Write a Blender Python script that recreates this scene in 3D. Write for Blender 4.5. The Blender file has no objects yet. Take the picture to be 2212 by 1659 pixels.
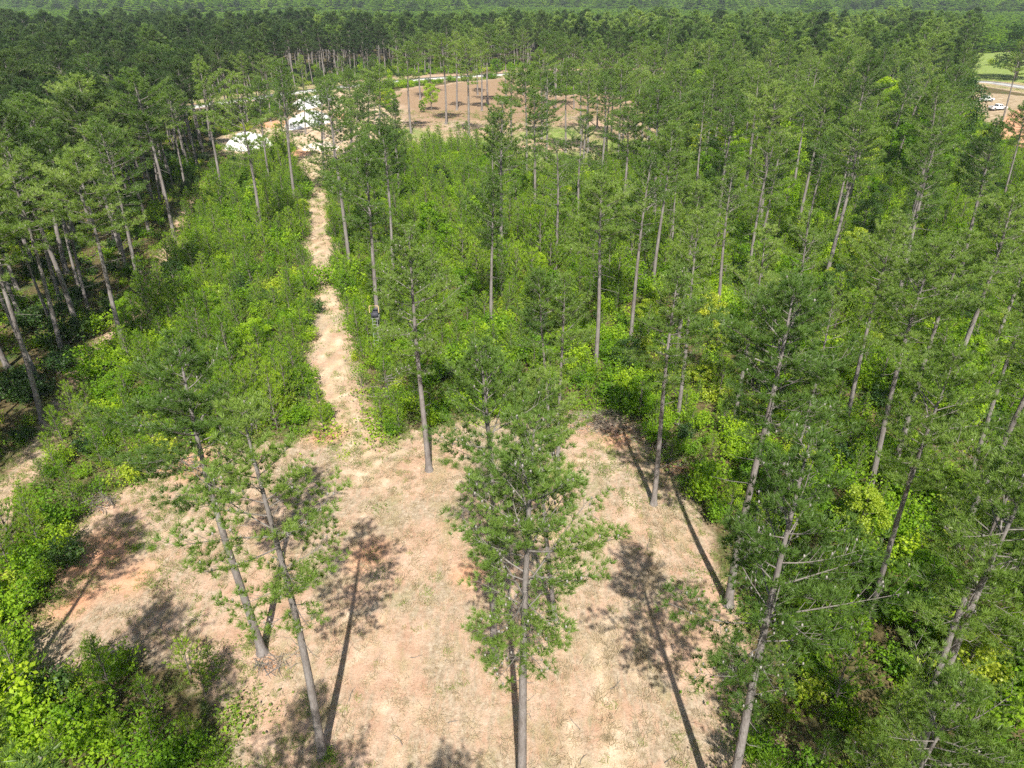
import bpy, math, random
import numpy as np
from mathutils import Vector, Matrix

# ------------------------------------------------------------------ camera, light, exposure
scn = bpy.context.scene
CAM_H = 34.0
PITCH = math.radians(29.2)
FPX = 1533.0            # focal length in survey pixels (frame 2212 x 1659)
CU, CV = 1106.0, 829.5
cam = bpy.data.cameras.new('camera')
camo = bpy.data.objects.new('camera', cam)
scn.collection.objects.link(camo)
camo.location = (0, 0, CAM_H)
camo.rotation_euler = (math.pi / 2 - PITCH, 0, 0)
cam.sensor_fit = 'HORIZONTAL'
cam.sensor_width = 36.0
cam.lens = 36.0 * FPX / 2212.0
cam.clip_start = 0.5
cam.clip_end = 12000
scn.camera = camo

SUN_EL, SUN_AZ = 49.0, 3.5      # behind the camera; AZ = degrees the sun stands to the east of due south
sel, saz = math.radians(SUN_EL), math.radians(SUN_AZ)
sun_dir = Vector((math.sin(saz) * math.cos(sel), -math.cos(saz) * math.cos(sel), math.sin(sel)))
world = bpy.data.worlds.new('World')
scn.world = world
world.use_nodes = True
wn = world.node_tree.nodes
wl = world.node_tree.links
sky = wn.new('ShaderNodeTexSky')
sky.sky_type = 'NISHITA'
sky.sun_disc = False
sky.sun_elevation = sel
sky.sun_rotation = math.pi - saz
sky.air_density = 1.0
sky.dust_density = 1.5
bg = wn['Background']
bg.inputs['Strength'].default_value = 0.068
wl.new(sky.outputs[0], bg.inputs[0])
sl = bpy.data.lights.new('sun', 'SUN')
sl.energy = 5.0
sl.angle = math.radians(0.55)
sl.color = (1.0, 0.955, 0.88)
so = bpy.data.objects.new('sun', sl)
so.rotation_euler = sun_dir.to_track_quat('Z', 'Y').to_euler()
so.location = (0, 0, 80)
scn.collection.objects.link(so)
scn.view_settings.view_transform = 'Standard'
scn.view_settings.look = 'None'
scn.view_settings.exposure = 0.74
scn.view_settings.gamma = 1.0
scn.view_settings.use_curve_mapping = False
scn.render.engine = 'CYCLES'
cy = scn.cycles
cy.max_bounces = 5
cy.diffuse_bounces = 3
cy.glossy_bounces = 1
cy.transmission_bounces = 3
cy.volume_bounces = 1
cy.transparent_max_bounces = 6
cy.caustics_reflective = False
cy.caustics_refractive = False
cy.use_denoising = False
cy.sample_clamp_indirect = 4.0
cy.use_adaptive_sampling = True
cy.adaptive_threshold = 0.03

rng = np.random.default_rng(11)
random.seed(5)
COL = scn.collection

# ------------------------------------------------------------------ survey helpers: sight line -> ground
cp, sp = math.cos(PITCH), math.sin(PITCH)
def ray(u, v):
    xn = (u - CU) / FPX; yn = (CV - v) / FPX
    return np.array([xn, cp + yn * sp, -sp + yn * cp])
def P(u, v, z=0.0):
    r = ray(u, v); t = (z - CAM_H) / r[2]
    return np.array([r[0] * t, r[1] * t])
def proj(x, y, z):
    x = np.asarray(x, float); y = np.asarray(y, float); z = np.asarray(z, float)
    dz = z - CAM_H
    d = y * cp - dz * sp
    up = y * sp + dz * cp
    d = np.where(d < 0.5, 0.5, d)
    return CU + FPX * x / d, CV - FPX * up / d, d
def poly(pts): return np.array([P(*p) for p in pts])
def inside(poly_, x, y):
    x = np.asarray(x, float); y = np.asarray(y, float)
    r = np.zeros(x.shape, bool); n = len(poly_)
    for i in range(n):
        x1, y1 = poly_[i]; x2, y2 = poly_[(i + 1) % n]
        if y1 == y2: continue
        c = ((y1 > y) != (y2 > y)) & (x < (x2 - x1) * (y - y1) / (y2 - y1) + x1)
        r ^= c
    return r
def dline(pts, x, y):
    d = np.full(np.shape(x), 1e9)
    for i in range(len(pts) - 1):
        ax, ay = pts[i][:2]; bx, by = pts[i + 1][:2]
        L = (bx - ax) ** 2 + (by - ay) ** 2
        t = np.clip(((x - ax) * (bx - ax) + (y - ay) * (by - ay)) / L, 0, 1)
        d = np.minimum(d, np.hypot(x - ax - t * (bx - ax), y - ay - t * (by - ay)))
    return d
def dpoly(pl, x, y):           # signed distance, positive inside
    d = dline(np.vstack([pl, pl[:1]]), x, y)
    return np.where(inside(pl, x, y), d, -d)
def smooth(pts, k=3):
    pts = np.asarray(pts, float)
    for _ in range(k):
        a = pts[:-1] * .75 + pts[1:] * .25; b = pts[:-1] * .25 + pts[1:] * .75
        m = np.empty((2 * len(a), pts.shape[1])); m[0::2] = a; m[1::2] = b
        pts = np.vstack([pts[:1], m, pts[-1:]])
    return pts
def wob(x, y, s=1.0, seed=0):
    return (np.sin(x * .31 * s + 1.3 * seed) * np.cos(y * .27 * s + seed) + .6 * np.sin(x * .83 * s + y * .61 * s + seed * 2.1)
            + .4 * np.cos(x * 1.7 * s - y * 1.3 * s + seed))
def gz(x, y):
    return 0.10 * wob(np.asarray(x, float), np.asarray(y, float), .35, 2)

trail = smooth([P(*p) for p in [(705, 318), (692, 380), (684, 440), (688, 500), (692, 550), (702, 620), (717, 700), (716, 760), (722, 820), (736, 880), (757, 930), (775, 965), (800, 1020)]], 2)
side = smooth([P(*p) for p in [(-80, 1230), (20, 1060), (115, 925), (200, 765), (312, 655), (350, 575), (382, 500), (418, 440), (450, 395)]], 2)
clearing = poly([(150, 1130), (235, 1058), (350, 1000), (430, 968), (560, 955), (690, 935), (770, 975), (850, 955), (950, 925), (1010, 905),
                 (1120, 890), (1290, 893), (1380, 925), (1440, 985), (1500, 1050), (1545, 1180), (1590, 1330), (1625, 1500), (1640, 1700), (1600, 2500), (560, 2500), (490, 1800),
                 (485, 1560), (380, 1440), (260, 1425), (130, 1500), (60, 1440), (105, 1330), (150, 1240), (120, 1180)])
farclear = poly([(845, 262), (830, 225), (850, 192), (985, 176), (1100, 168), (1200, 205), (1320, 200), (1400, 235), (1420, 310), (1350, 352), (1200, 378), (1100, 356), (1000, 330), (870, 325)])
yard = poly([(480, 345), (470, 300), (560, 272), (610, 240), (640, 204), (745, 192), (820, 205), (845, 240), (860, 290), (820, 325), (740, 350), (720, 395), (660, 395), (640, 345)])
lot = poly([(2100, 262), (2098, 198), (2180, 204), (2270, 215), (2300, 330), (2195, 330), (2150, 285)])
clay = poly([(2158, 268), (2185, 240), (2290, 222), (2290, 300), (2190, 322), (2165, 300)])
lawn = poly([(2095, 172), (2090, 106), (2200, 104), (2330, 120), (2330, 190), (2190, 176)])
road = smooth([P(*p) for p in [(200, 262), (505, 218), (690, 193), (810, 180), (915, 170.5), (990, 166), (1130, 158), (1400, 152), (1750, 156), (2113, 174.5), (2192, 185), (2420, 225)]], 2)

# ------------------------------------------------------------------ mesh helpers
def link(o, parent=None):
    COL.objects.link(o)
    if parent: o.parent = parent
    return o
def mesh_np(name, V, F, mats, mi=None, attrs=None, smooth_=False):
    """V (n,3); F (m,k) array of faces of one size"""
    me = bpy.data.meshes.new(name)
    V = np.asarray(V, np.float32); F = np.asarray(F, np.int32)
    k = F.shape[1]
    me.vertices.add(len(V)); me.vertices.foreach_set('co', V.ravel())
    me.loops.add(F.size); me.loops.foreach_set('vertex_index', F.ravel())
    me.polygons.add(len(F)); me.polygons.foreach_set('loop_start', np.arange(0, F.size, k, dtype=np.int32))
    me.polygons.foreach_set('loop_total', np.full(len(F), k, np.int32))
    if mi is not None: me.polygons.foreach_set('material_index', np.asarray(mi, np.int32))
    if smooth_: me.polygons.foreach_set('use_smooth', np.ones(len(F), bool))
    for m in mats: me.materials.append(m)
    if attrs:
        for a, val in attrs.items():
            at = me.attributes.new(a, 'FLOAT', 'POINT'); at.data.foreach_set('value', np.asarray(val, np.float32))
    me.update(); me.validate()
    return me
class MB:
    """collects quads/tris (stored as quads, tris repeat handled apart)"""
    def __init__(s): s.v = []; s.f = []; s.m = []; s.t = []; s.n = 0
    def add(s, V, F, m=0, tint=.5):
        V = np.asarray(V, float); F = np.asarray(F, int)
        s.v.append(V); s.f.append(F + s.n); s.m.append(np.full(len(F), m)); s.n += len(V)
        s.t.append(np.full(len(V), tint) if np.isscalar(tint) else np.asarray(tint))
    def tube(s, pts, rad, n=6, m=0, cap=False, tint=.5):
        pts = np.asarray(pts, float); rad = np.broadcast_to(rad, (len(pts),)).astype(float)
        T = np.gradient(pts, axis=0); T /= np.linalg.norm(T, axis=1)[:, None] + 1e-9
        ref = np.array([0, 0, 1.]) if abs(T[0, 2]) < .9 else np.array([1., 0, 0])
        A = np.cross(T, ref); A /= np.linalg.norm(A, axis=1)[:, None] + 1e-9
        B = np.cross(T, A)
        th = np.arange(n) * 2 * np.pi / n
        V = pts[:, None] + rad[:, None, None] * (np.cos(th)[None, :, None] * A[:, None] + np.sin(th)[None, :, None] * B[:, None])
        k = len(pts)
        i = np.arange(k - 1)[:, None] * n; j = np.arange(n)[None]; j2 = (j + 1) % n
        F = np.stack([i + j, i + j2, i + n + j2, i + n + j], -1).reshape(-1, 4)
        s.add(V.reshape(-1, 3), F, m, tint)
    def box(s, c, d, rot=None, m=0):
        c = np.array(c, float); d = np.array(d, float) / 2
        V = np.array([[x, y, z] for x in (-1, 1) for y in (-1, 1) for z in (-1, 1)]) * d
        if rot is not None: V = V @ np.array(rot).T
        F = [[0, 1, 3, 2], [4, 6, 7, 5], [0, 4, 5, 1], [2, 3, 7, 6], [0, 2, 6, 4], [1, 5, 7, 3]]
        s.add(V + c, F, m)
    def mesh(s, name, mats, sm=False):
        return mesh_np(name, np.vstack(s.v), np.vstack(s.f), mats, np.concatenate(s.m), {'tint': np.concatenate(s.t)}, sm)
    def obj(s, name, mats, parent=None, sm=False):
        return link(bpy.data.objects.new(name, s.mesh(name, mats, sm)), parent)
def tag(o, label=None, cat=None, group=None, kind=None):
    if label: o['label'] = label
    if cat: o['category'] = cat
    if group: o['group'] = group
    if kind: o['kind'] = kind
    return o
def empty(name, loc=(0, 0, 0), rz=0.0):
    o = bpy.data.objects.new(name, None); o.location = loc; o.rotation_euler = (0, 0, rz)
    o.empty_display_size = .3
    COL.objects.link(o); return o

# ------------------------------------------------------------------ materials
def newmat(name):
    m = bpy.data.materials.new(name); m.use_nodes = True
    nt = m.node_tree; b = nt.nodes['Principled BSDF']
    return m, nt, nt.nodes, nt.links, b
def ramp(N, stops):
    r = N.new('ShaderNodeValToRGB'); e = r.color_ramp.elements
    e[0].position, e[0].color = stops[0][0], (*stops[0][1], 1); e[1].position, e[1].color = stops[-1][0], (*stops[-1][1], 1)
    for p, c in stops[1:-1]:
        x = e.new(p); x.color = (*c, 1)
    return r
def noise(N, L, scale, detail=4, rough=.6, coord=None, dist=0.0):
    n = N.new('ShaderNodeTexNoise'); n.inputs['Scale'].default_value = scale; n.inputs['Detail'].default_value = detail
    n.inputs['Roughness'].default_value = rough; n.inputs['Distortion'].default_value = dist
    if coord is not None: L.new(coord, n.inputs['Vector'])
    return n
def mix(N, L, fac, a, b, blend='MIX'):
    m = N.new('ShaderNodeMix'); m.data_type = 'RGBA'; m.blend_type = blend
    for s, v in ((m.inputs[0], fac), (m.inputs[6], a), (m.inputs[7], b)):
        if isinstance(v, (int, float)): s.default_value = v
        elif isinstance(v, tuple): s.default_value = (*v, 1)
        else: L.new(v, s)
    return m.outputs[2]
def math_(N, L, op, a, b=None, clamp=False):
    m = N.new('ShaderNodeMath'); m.operation = op; m.use_clamp = clamp
    for s, v in ((m.inputs[0], a), (m.inputs[1], b)):
        if v is None: continue
        if isinstance(v, (int, float)): s.default_value = v
        else: L.new(v, s)
    return m.outputs[0]
def leafmat(name, stops, transl=.35, rough=.55, spec=.35, var=.5):
    """leaf colour runs over each leaf bunch's own tint and over the plant's random value"""
    m, nt, N, L, b = newmat(name)
    at = N.new('ShaderNodeAttribute'); at.attribute_name = 'tint'
    oi = N.new('ShaderNodeObjectInfo')
    f = math_(N, L, 'ADD', math_(N, L, 'MULTIPLY', at.outputs['Fac'], 1 - var), math_(N, L, 'MULTIPLY', oi.outputs['Random'], var))
    r = ramp(N, stops); L.new(f, r.inputs[0])
    L.new(r.outputs[0], b.inputs['Base Color'])
    b.inputs['Roughness'].default_value = rough
    b.inputs['Specular IOR Level'].default_value = spec
    t = N.new('ShaderNodeBsdfTranslucent')
    tc = mix(N, L, 1.0, r.outputs[0], (1.25, 1.35, .55), 'MULTIPLY'); L.new(tc, t.inputs[0])
    ms = N.new('ShaderNodeMixShader'); ms.inputs[0].default_value = transl
    L.new(b.outputs[0], ms.inputs[1]); L.new(t.outputs[0], ms.inputs[2])
    L.new(ms.outputs[0], N['Material Output'].inputs[0])
    return m
M = {}
M['needle'] = leafmat('pine_needles', [(0, (.070, .140, .028)), (.35, (.140, .235, .044)), (.7, (.240, .345, .066)), (1, (.39, .48, .13))], .40, .42, .45, .6)
M['needle_dark_shaded'] = leafmat('pine_needles_dark_shaded', [(0, (.030, .068, .017)), (.5, (.064, .118, .026)), (1, (.13, .195, .042))], .36, .5, .4, .62)  # dark pine tone; on the left it also carries a cloud shadow as colour
M['young'] = leafmat('young_pine_needles', [(0, (.09, .18, .022)), (.5, (.20, .34, .028)), (1, (.38, .52, .045))], .48, .6, .2, .6)
M['leaf'] = leafmat('broad_leaves', [(0, (.07, .18, .014)), (.4, (.18, .33, .018)), (.75, (.33, .48, .024)), (1, (.50, .60, .035))], .45, .55, .22, .6)
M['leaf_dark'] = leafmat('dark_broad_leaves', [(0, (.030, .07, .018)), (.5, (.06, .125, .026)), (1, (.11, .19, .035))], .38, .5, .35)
M['leaf_yellow'] = leafmat('yellow_green_leaves', [(0, (.22, .32, .03)), (.5, (.38, .47, .04)), (1, (.54, .56, .06))], .42, .45, .4)
def barkmat(name, c1, c2, c3):
    m, nt, N, L, b = newmat(name)
    tc = N.new('ShaderNodeTexCoord'); mp = N.new('ShaderNodeMapping'); mp.inputs['Scale'].default_value = (1, 1, .28)
    L.new(tc.outputs['Object'], mp.inputs[0])
    v = N.new('ShaderNodeTexVoronoi'); v.inputs['Scale'].default_value = 14; L.new(mp.outputs[0], v.inputs['Vector'])
    n = noise(N, L, 3.0, 6, .7, mp.outputs[0])
    r = ramp(N, [(.3, c1), (.5, c2), (.7, c3)]); L.new(n.outputs[0], r.inputs[0])
    dk = ramp(N, [(0, (.45, .42, .4)), (.3, (1, 1, 1))]); L.new(v.outputs['Distance'], dk.inputs[0])
    L.new(mix(N, L, 1.0, r.outputs[0], dk.outputs[0], 'MULTIPLY'), b.inputs['Base Color'])
    bp = N.new('ShaderNodeBump'); bp.inputs['Strength'].default_value = .6; bp.inputs['Distance'].default_value = .03
    L.new(v.outputs['Distance'], bp.inputs['Height']); L.new(bp.outputs[0], b.inputs['Normal'])
    b.inputs['Roughness'].default_value = .9; b.inputs['Specular IOR Level'].default_value = .15
    return m
M['bark'] = barkmat('pine_bark', (.13, .11, .10), (.215, .19, .175), (.30, .275, .26))
M['bark_red'] = barkmat('peeled_trunk', (.36, .24, .15), (.46, .33, .22), (.52, .42, .32))
M['twig'] = barkmat('grey_twigs', (.12, .105, .09), (.19, .17, .15), (.28, .26, .235))
M['oakbark'] = barkmat('broadleaf_bark', (.10, .085, .07), (.19, .165, .14), (.27, .25, .22))
def plain(name, c, rough=.6, metal=0.0, spec=.5, nz=0.0, ns=8):
    m, nt, N, L, b = newmat(name)
    b.inputs['Roughness'].default_value = rough; b.inputs['Metallic'].default_value = metal; b.inputs['Specular IOR Level'].default_value = spec
    tc = N.new('ShaderNodeTexCoord')
    n = noise(N, L, ns, 4, .6, tc.outputs['Object'])
    k = nz if nz else .06
    r = ramp(N, [(.3, tuple(x * (1 - k) for x in c)), (.7, tuple(min(1, x * (1 + k)) for x in c))]); L.new(n.outputs[0], r.inputs[0])
    L.new(r.outputs[0], b.inputs['Base Color'])
    return m
M['cone'] = plain('weathered_cones', (.27, .25, .225), .8, nz=.4, ns=3)
M['white_paint'] = plain('white_car_paint', (.82, .83, .84), .25)
M['glass_dark'] = plain('dark_car_glass', (.02, .025, .03), .08)
M['rubber'] = plain('tyre_rubber', (.025, .025, .025), .8)
M['rim'] = plain('steel_rims', (.45, .45, .46), .35, .8)
M['black_plastic'] = plain('black_plastic', (.03, .03, .032), .5)
M['chrome'] = plain('chrome', (.6, .6, .6), .2, .9)
M['lamp_red'] = plain('red_lamp_glass', (.45, .02, .02), .3)
M['lamp_clear'] = plain('clear_lamp_glass', (.7, .7, .7), .2)
M['tan_pad'] = plain('tan_foam_padding', (.62, .44, .22), .8)
M['stand_metal'] = plain('grey_green_steel', (.36, .38, .36), .5, .3)
M['stand_mesh'] = plain('dark_seat_mesh', (.045, .045, .06), .7)
M['pole_wood'] = plain('utility_pole_wood', (.34, .25, .17), .85, nz=.3, ns=4)
M['wire'] = plain('aluminium_wire', (.35, .37, .38), .5, .5)
M['straw'] = leafmat('dry_straw', [(0, (.30, .235, .15)), (.5, (.42, .34, .22)), (1, (.54, .46, .33))], .2, .8, .1)
M['weed'] = leafmat('low_weeds', [(0, (.10, .15, .03)), (.5, (.17, .24, .045)), (1, (.25, .31, .07))], .3, .6, .3)
M['grass'] = leafmat('green_grass', [(0, (.13, .18, .04)), (.5, (.22, .28, .07)), (1, (.34, .36, .12))], .3, .7, .2)
M['deadbrush'] = plain('dead_brush', (.36, .29, .22), .9, nz=.35, ns=3)
M['fallen'] = plain('rusty_dead_needles', (.38, .20, .10), .9, nz=.3, ns=3)

# sand piles
def sandmat(name, a, b2):
    m, nt, N, L, b = newmat(name)
    tc = N.new('ShaderNodeTexCoord')
    n = noise(N, L, 1.2, 8, .65, tc.outputs['Object']); r = ramp(N, [(.35, a), (.65, b2)]); L.new(n.outputs[0], r.inputs[0])
    L.new(r.outputs[0], b.inputs['Base Color']); b.inputs['Roughness'].default_value = .95
    bp = N.new('ShaderNodeBump'); bp.inputs['Distance'].default_value = .15; bp.inputs['Strength'].default_value = .5
    L.new(n.outputs[0], bp.inputs['Height']); L.new(bp.outputs[0], b.inputs['Normal'])
    return m
M['sand_white'] = sandmat('white_sand', (.74, .71, .67), (.88, .87, .85))
M['sand_pink'] = sandmat('pink_sand', (.66, .50, .38), (.86, .76, .66))

# ground: what the soil is made of where (mown straw, worn track, forest litter, lawn) comes from surveyed masks
def groundmat():
    m, nt, N, L, b = newmat('ground_soil')
    tc = N.new('ShaderNodeTexCoord'); G = tc.outputs['Object']
    def A(n):
        a = N.new('ShaderNodeAttribute'); a.attribute_name = n; return a.outputs['Fac']
    nbig = noise(N, L, .11, 5, .6, G, .6); nmid = noise(N, L, .55, 7, .66, G, .4); nfin = noise(N, L, 3.2, 8, .75, G)
    nvf = noise(N, L, 11, 5, .8, G)
    mp = N.new('ShaderNodeMapping'); mp.inputs['Scale'].default_value = (1.6, .35, 1); mp.inputs['Rotation'].default_value = (0, 0, .25); L.new(G, mp.inputs[0])
    nstr = noise(N, L, 1.3, 6, .7, mp.outputs[0], 1.2)
    mp2 = N.new('ShaderNodeMapping'); mp2.inputs['Scale'].default_value = (1.1, .5, 1); mp2.inputs['Location'].default_value = (40, 11, 0); L.new(G, mp2.inputs[0])
    # clearing: straw-coloured thatch over orange-pink clay
    thatch = ramp(N, [(.30, (.21, .155, .10)), (.46, (.35, .270, .185)), (.60, (.47, .385, .28)), (.76, (.60, .52, .41))]); L.new(nfin.outputs[0], thatch.inputs[0])
    clayc = ramp(N, [(.3, (.40, .22, .14)), (.5, (.53, .34, .235)), (.72, (.63, .46, .345))]); L.new(nmid.outputs[0], clayc.inputs[0])
    fcl = math_(N, L, 'ADD', math_(N, L, 'MULTIPLY', nbig.outputs[0], 1.2), math_(N, L, 'MULTIPLY', nstr.outputs[0], 1.0))
    rcl = ramp(N, [(.49, (0, 0, 0)), (.60, (1, 1, 1))]); L.new(math_(N, L, 'MULTIPLY', fcl, .5), rcl.inputs[0])
    base = mix(N, L, math_(N, L, 'MULTIPLY', rcl.outputs[0], .75), thatch.outputs[0], clayc.outputs[0])
    ngr = noise(N, L, .33, 6, .7, mp2.outputs[0], .8)
    rg = ramp(N, [(.52, (0, 0, 0)), (.66, (1, 1, 1))]); L.new(ngr.outputs[0], rg.inputs[0])
    gf = math_(N, L, 'MULTIPLY', rg.outputs[0], math_(N, L, 'ADD', math_(N, L, 'MULTIPLY', nvf.outputs[0], .7), .05))
    gcol = ramp(N, [(.3, (.16, .18, .06)), (.7, (.30, .31, .12))]); L.new(nvf.outputs[0], gcol.inputs[0])
    base = mix(N, L, gf, base, gcol.outputs[0])
    spk = ramp(N, [(.33, (.42, .38, .33)), (.47, (1, 1, 1)), (.75, (1.12, 1.1, 1.06))]); L.new(nvf.outputs[0], spk.inputs[0])
    base = mix(N, L, .75, base, spk.outputs[0], 'MULTIPLY')
    # forest litter
    lit = ramp(N, [(.3, (.055, .045, .022)), (.5, (.12, .095, .045)), (.7, (.20, .145, .075))]); L.new(nfin.outputs[0], lit.inputs[0])
    litg = mix(N, L, rg.outputs[0], lit.outputs[0], (.07, .11, .03))
    def fac(att, sharp=3.0, off=.5, amp=.9):
        x = math_(N, L, 'ADD', math_(N, L, 'MULTIPLY', math_(N, L, 'SUBTRACT', A(att), off), sharp), .5)
        x = math_(N, L, 'ADD', x, math_(N, L, 'MULTIPLY', math_(N, L, 'SUBTRACT', nmid.outputs[0], .5), 2 * amp))
        return math_(N, L, 'ADD', x, math_(N, L, 'MULTIPLY', math_(N, L, 'SUBTRACT', nfin.outputs[0], .5), 1.0 * amp), True)
    c = mix(N, L, fac('open'), litg, base)
    # pine straw (red-brown) under far clearing trees
    ps = ramp(N, [(.3, (.17, .115, .065)), (.5, (.31, .205, .125)), (.65, (.41, .30, .19)), (.8, (.54, .45, .31))]); L.new(nfin.outputs[0], ps.inputs[0])
    c = mix(N, L, fac('straw'), c, ps.outputs[0])
    # worn sandy track
    sd = ramp(N, [(.3, (.40, .28, .17)), (.5, (.56, .42, .28)), (.72, (.72, .60, .45))]); L.new(nmid.outputs[0], sd.inputs[0])
    sd2 = mix(N, L, .5, sd.outputs[0], spk.outputs[0], 'MULTIPLY')
    c = mix(N, L, fac('sand', 2.8, .45, .42), c, sd2)
    cc = ramp(N, [(.3, (.50, .24, .13)), (.7, (.68, .40, .25))]); L.new(nmid.outputs[0], cc.inputs[0])
    c = mix(N, L, fac('clay', 2.6, .45, .6), c, cc.outputs[0])
    lw = ramp(N, [(.3, (.13, .19, .045)), (.5, (.21, .28, .07)), (.75, (.34, .36, .13))]); L.new(nmid.outputs[0], lw.inputs[0])
    c = mix(N, L, fac('lawn', 2.6, .45, .9), c, lw.outputs[0])
    L.new(c, b.inputs['Base Color'])
    b.inputs['Roughness'].default_value = .95; b.inputs['Specular IOR Level'].default_value = .1
    bp = N.new('ShaderNodeBump'); bp.inputs['Strength'].default_value = .7; bp.inputs['Distance'].default_value = .08
    L.new(math_(N, L, 'ADD', nfin.outputs[0], math_(N, L, 'MULTIPLY', nvf.outputs[0], .5)), bp.inputs['Height']); L.new(bp.outputs[0], b.inputs['Normal'])
    return m
M['ground'] = groundmat()
m, nt, N, L, b = newmat('pale_asphalt')
tc = N.new('ShaderNodeTexCoord'); n = noise(N, L, 1.5, 7, .7, tc.outputs['Object']); r = ramp(N, [(.3, (.42, .41, .39)), (.7, (.56, .55, .52))])
L.new(n.outputs[0], r.inputs[0]); L.new(r.outputs[0], b.inputs['Base Color']); b.inputs['Roughness'].default_value = .9
M['road'] = m
M['roadpaint'] = plain('yellow_road_paint', (.55, .40, .08), .8)

# ------------------------------------------------------------------ ground
def build_ground():
    xs = np.concatenate([-np.geomspace(9000, 150, 40), np.arange(-148, 250, 1.0), np.geomspace(252, 9000, 36)])
    ys = np.concatenate([-np.geomspace(400, 12, 10), np.arange(-10, 330, 1.0), np.geomspace(332, 9500, 44)])
    X, Y = np.meshgrid(xs, ys)
    Z = gz(X, Y)
    far = np.clip((np.hypot(X, Y) - 400) / 600, 0, 1)
    Z = Z * (1 - far)
    dt = dline(trail, X, Y); ds = dline(side, X, Y); dr = dline(road, X, Y)
    # wheel ruts in the trail
    near = np.exp(-((dt - .85) / .35) ** 2) * .07
    Z = Z - near
    Z = np.where(dr < 9, Z * np.clip((dr - 5) / 4, 0, 1), Z)
    ss = lambda t: np.clip(t, 0, 1)
    w1 = wob(X, Y, 1, 1) * .5
    cl = dpoly(clearing, X, Y) + w1
    fc = dpoly(farclear, X, Y) + w1 * 1.5 + wob(X, Y, .3, 6) * 2.2 - 1
    yd = dpoly(yard, X, Y) + w1; lt = dpoly(lot, X, Y) + w1; cy_ = dpoly(clay, X, Y); lw = dpoly(lawn, X, Y)
    opn = np.maximum.reduce([ss(.5 + cl / 2), ss(.5 + fc / 4), ss((4.2 - dt) / 3), ss((2.6 - ds) / 2.2) * .85, ss((16 - dr) / 5)])
    sand = np.maximum.reduce([ss(.5 + (yd + wob(X, Y, .25, 3) * 2.5 - 1) / 4) * .58, ss((1.72 + .22 * w1 - dt) / .9) * np.where(dt < .5, .34, .64), ss(.5 + lt / 3) * .48, ss((1.3 - ds) / 1.3) * .30])
    # paler wheel tracks crossing the clearing
    loops = [[(800, 1010), (812, 1100), (770, 1230), (800, 1400), (880, 1560), (900, 1700)], [(800, 1000), (880, 985), (1000, 1010), (1180, 1150), (1260, 1400), (1280, 1700)],
             [(790, 1030), (650, 1060), (480, 1100), (330, 1180), (250, 1260)], [(1230, 1010), (1330, 1000), (1400, 1090), (1380, 1250), (1330, 1420), (1330, 1700)]]
    for lp in loops:
        d = dline(smooth([P(*q) for q in lp], 2), X, Y)
        sand = np.maximum(sand, np.exp(-((d - .9) / .38) ** 2) * .50 + np.exp(-(d / 2.5) ** 2) * .08)
    wf = wob(X, Y, .18, 7) * 9
    straw = ss(.5 + (fc - 3) / 10) * ss((Y + wf - P(1000, 262)[1]) / 30 + .5) * .95
    grassy = ss(.5 + (fc) / 8) * ss((P(1000, 272)[1] - Y + wf) / 26 + .5) * (.44 + .34 * np.sin(X * .16) * np.cos(Y * .19))
    sand = np.maximum(sand, ss(.5 + (fc - 2) / 6) * ss((P(1000, 285)[1] - Y - wf) / 20 + .5) * .22)
    grassy = grassy + ss((14 - dr) / 3) * ss((dr - 4) / 2) * .42 + ss(.5 + lw / 4) + ss((1.0 - dt) / .5) * .3
    for (cu, cv_, rr_) in ((215, 1195, 4.0), (300, 1245, 2.2), (420, 1005, 3.0), (800, 1190, 2.6), (1020, 1240, 2.0), (1340, 940, 2.4), (160, 1300, 2.2), (600, 268, 9.0), (740, 250, 8.0), (640, 330, 6.0)):
        q = P(cu, cv_); cy_ = np.maximum(cy_, rr_ * .55 - np.hypot(X - q[0], (Y - q[1]) * .8) + w1 * .8)
    clayv = np.maximum(ss(.5 + cy_ / 3) * .85, ss((3.2 - dline([P(690, 948), P(722, 936)], X, Y)) / 3) * .6)
    at = {'open': opn, 'sand': sand, 'straw': straw, 'clay': clayv, 'lawn': grassy}
    V = np.stack([X, Y, Z], -1).reshape(-1, 3)
    ny, nx = X.shape
    i = (np.arange(ny - 1)[:, None] * nx + np.arange(nx - 1)[None])
    F = np.stack([i, i + 1, i + nx + 1, i + nx], -1).reshape(-1, 4)
    fx = (X[:-1, :-1] + X[1:, 1:]).ravel() / 2; fy = (Y[:-1, :-1] + Y[1:, 1:]).ravel() / 2
    zt = dline(trail, fx, fy) < 2.0; zs = (dline(side, fx, fy) < 1.8) & ~zt
    zc = inside(clearing, fx, fy) & ~zt & ~zs; zf = inside(farclear, fx, fy) & ~zt
    zy = inside(yard, fx, fy) & ~zt & ~zf; zl = inside(lawn, fx, fy); zo = inside(lot, fx, fy) & ~zl
    zg = ~(zt | zs | zc | zf | zy | zl | zo)
    A = {k: v.reshape(-1) for k, v in at.items()}
    for nm, msk in (('ground', zg), ('dirt_trail', zt), ('side_trail', zs), ('clearing', zc), ('far_clearing', zf), ('sandy_yard', zy), ('lawn', zl), ('dirt_lot', zo)):
        f = F[msk]
        if not len(f): continue
        used, inv = np.unique(f, return_inverse=True)
        me = mesh_np(nm, V[used], inv.reshape(f.shape), [M['ground']], None, {k: v[used] for k, v in A.items()}, True)
        tag(link(bpy.data.objects.new(nm, me)), kind='structure')
    # road: a slightly raised slab with edge, centre line on top
    c = road; T = np.gradient(c, axis=0); T /= np.linalg.norm(T, axis=1)[:, None]; Nn = np.stack([-T[:, 1], T[:, 0]], 1)
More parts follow.
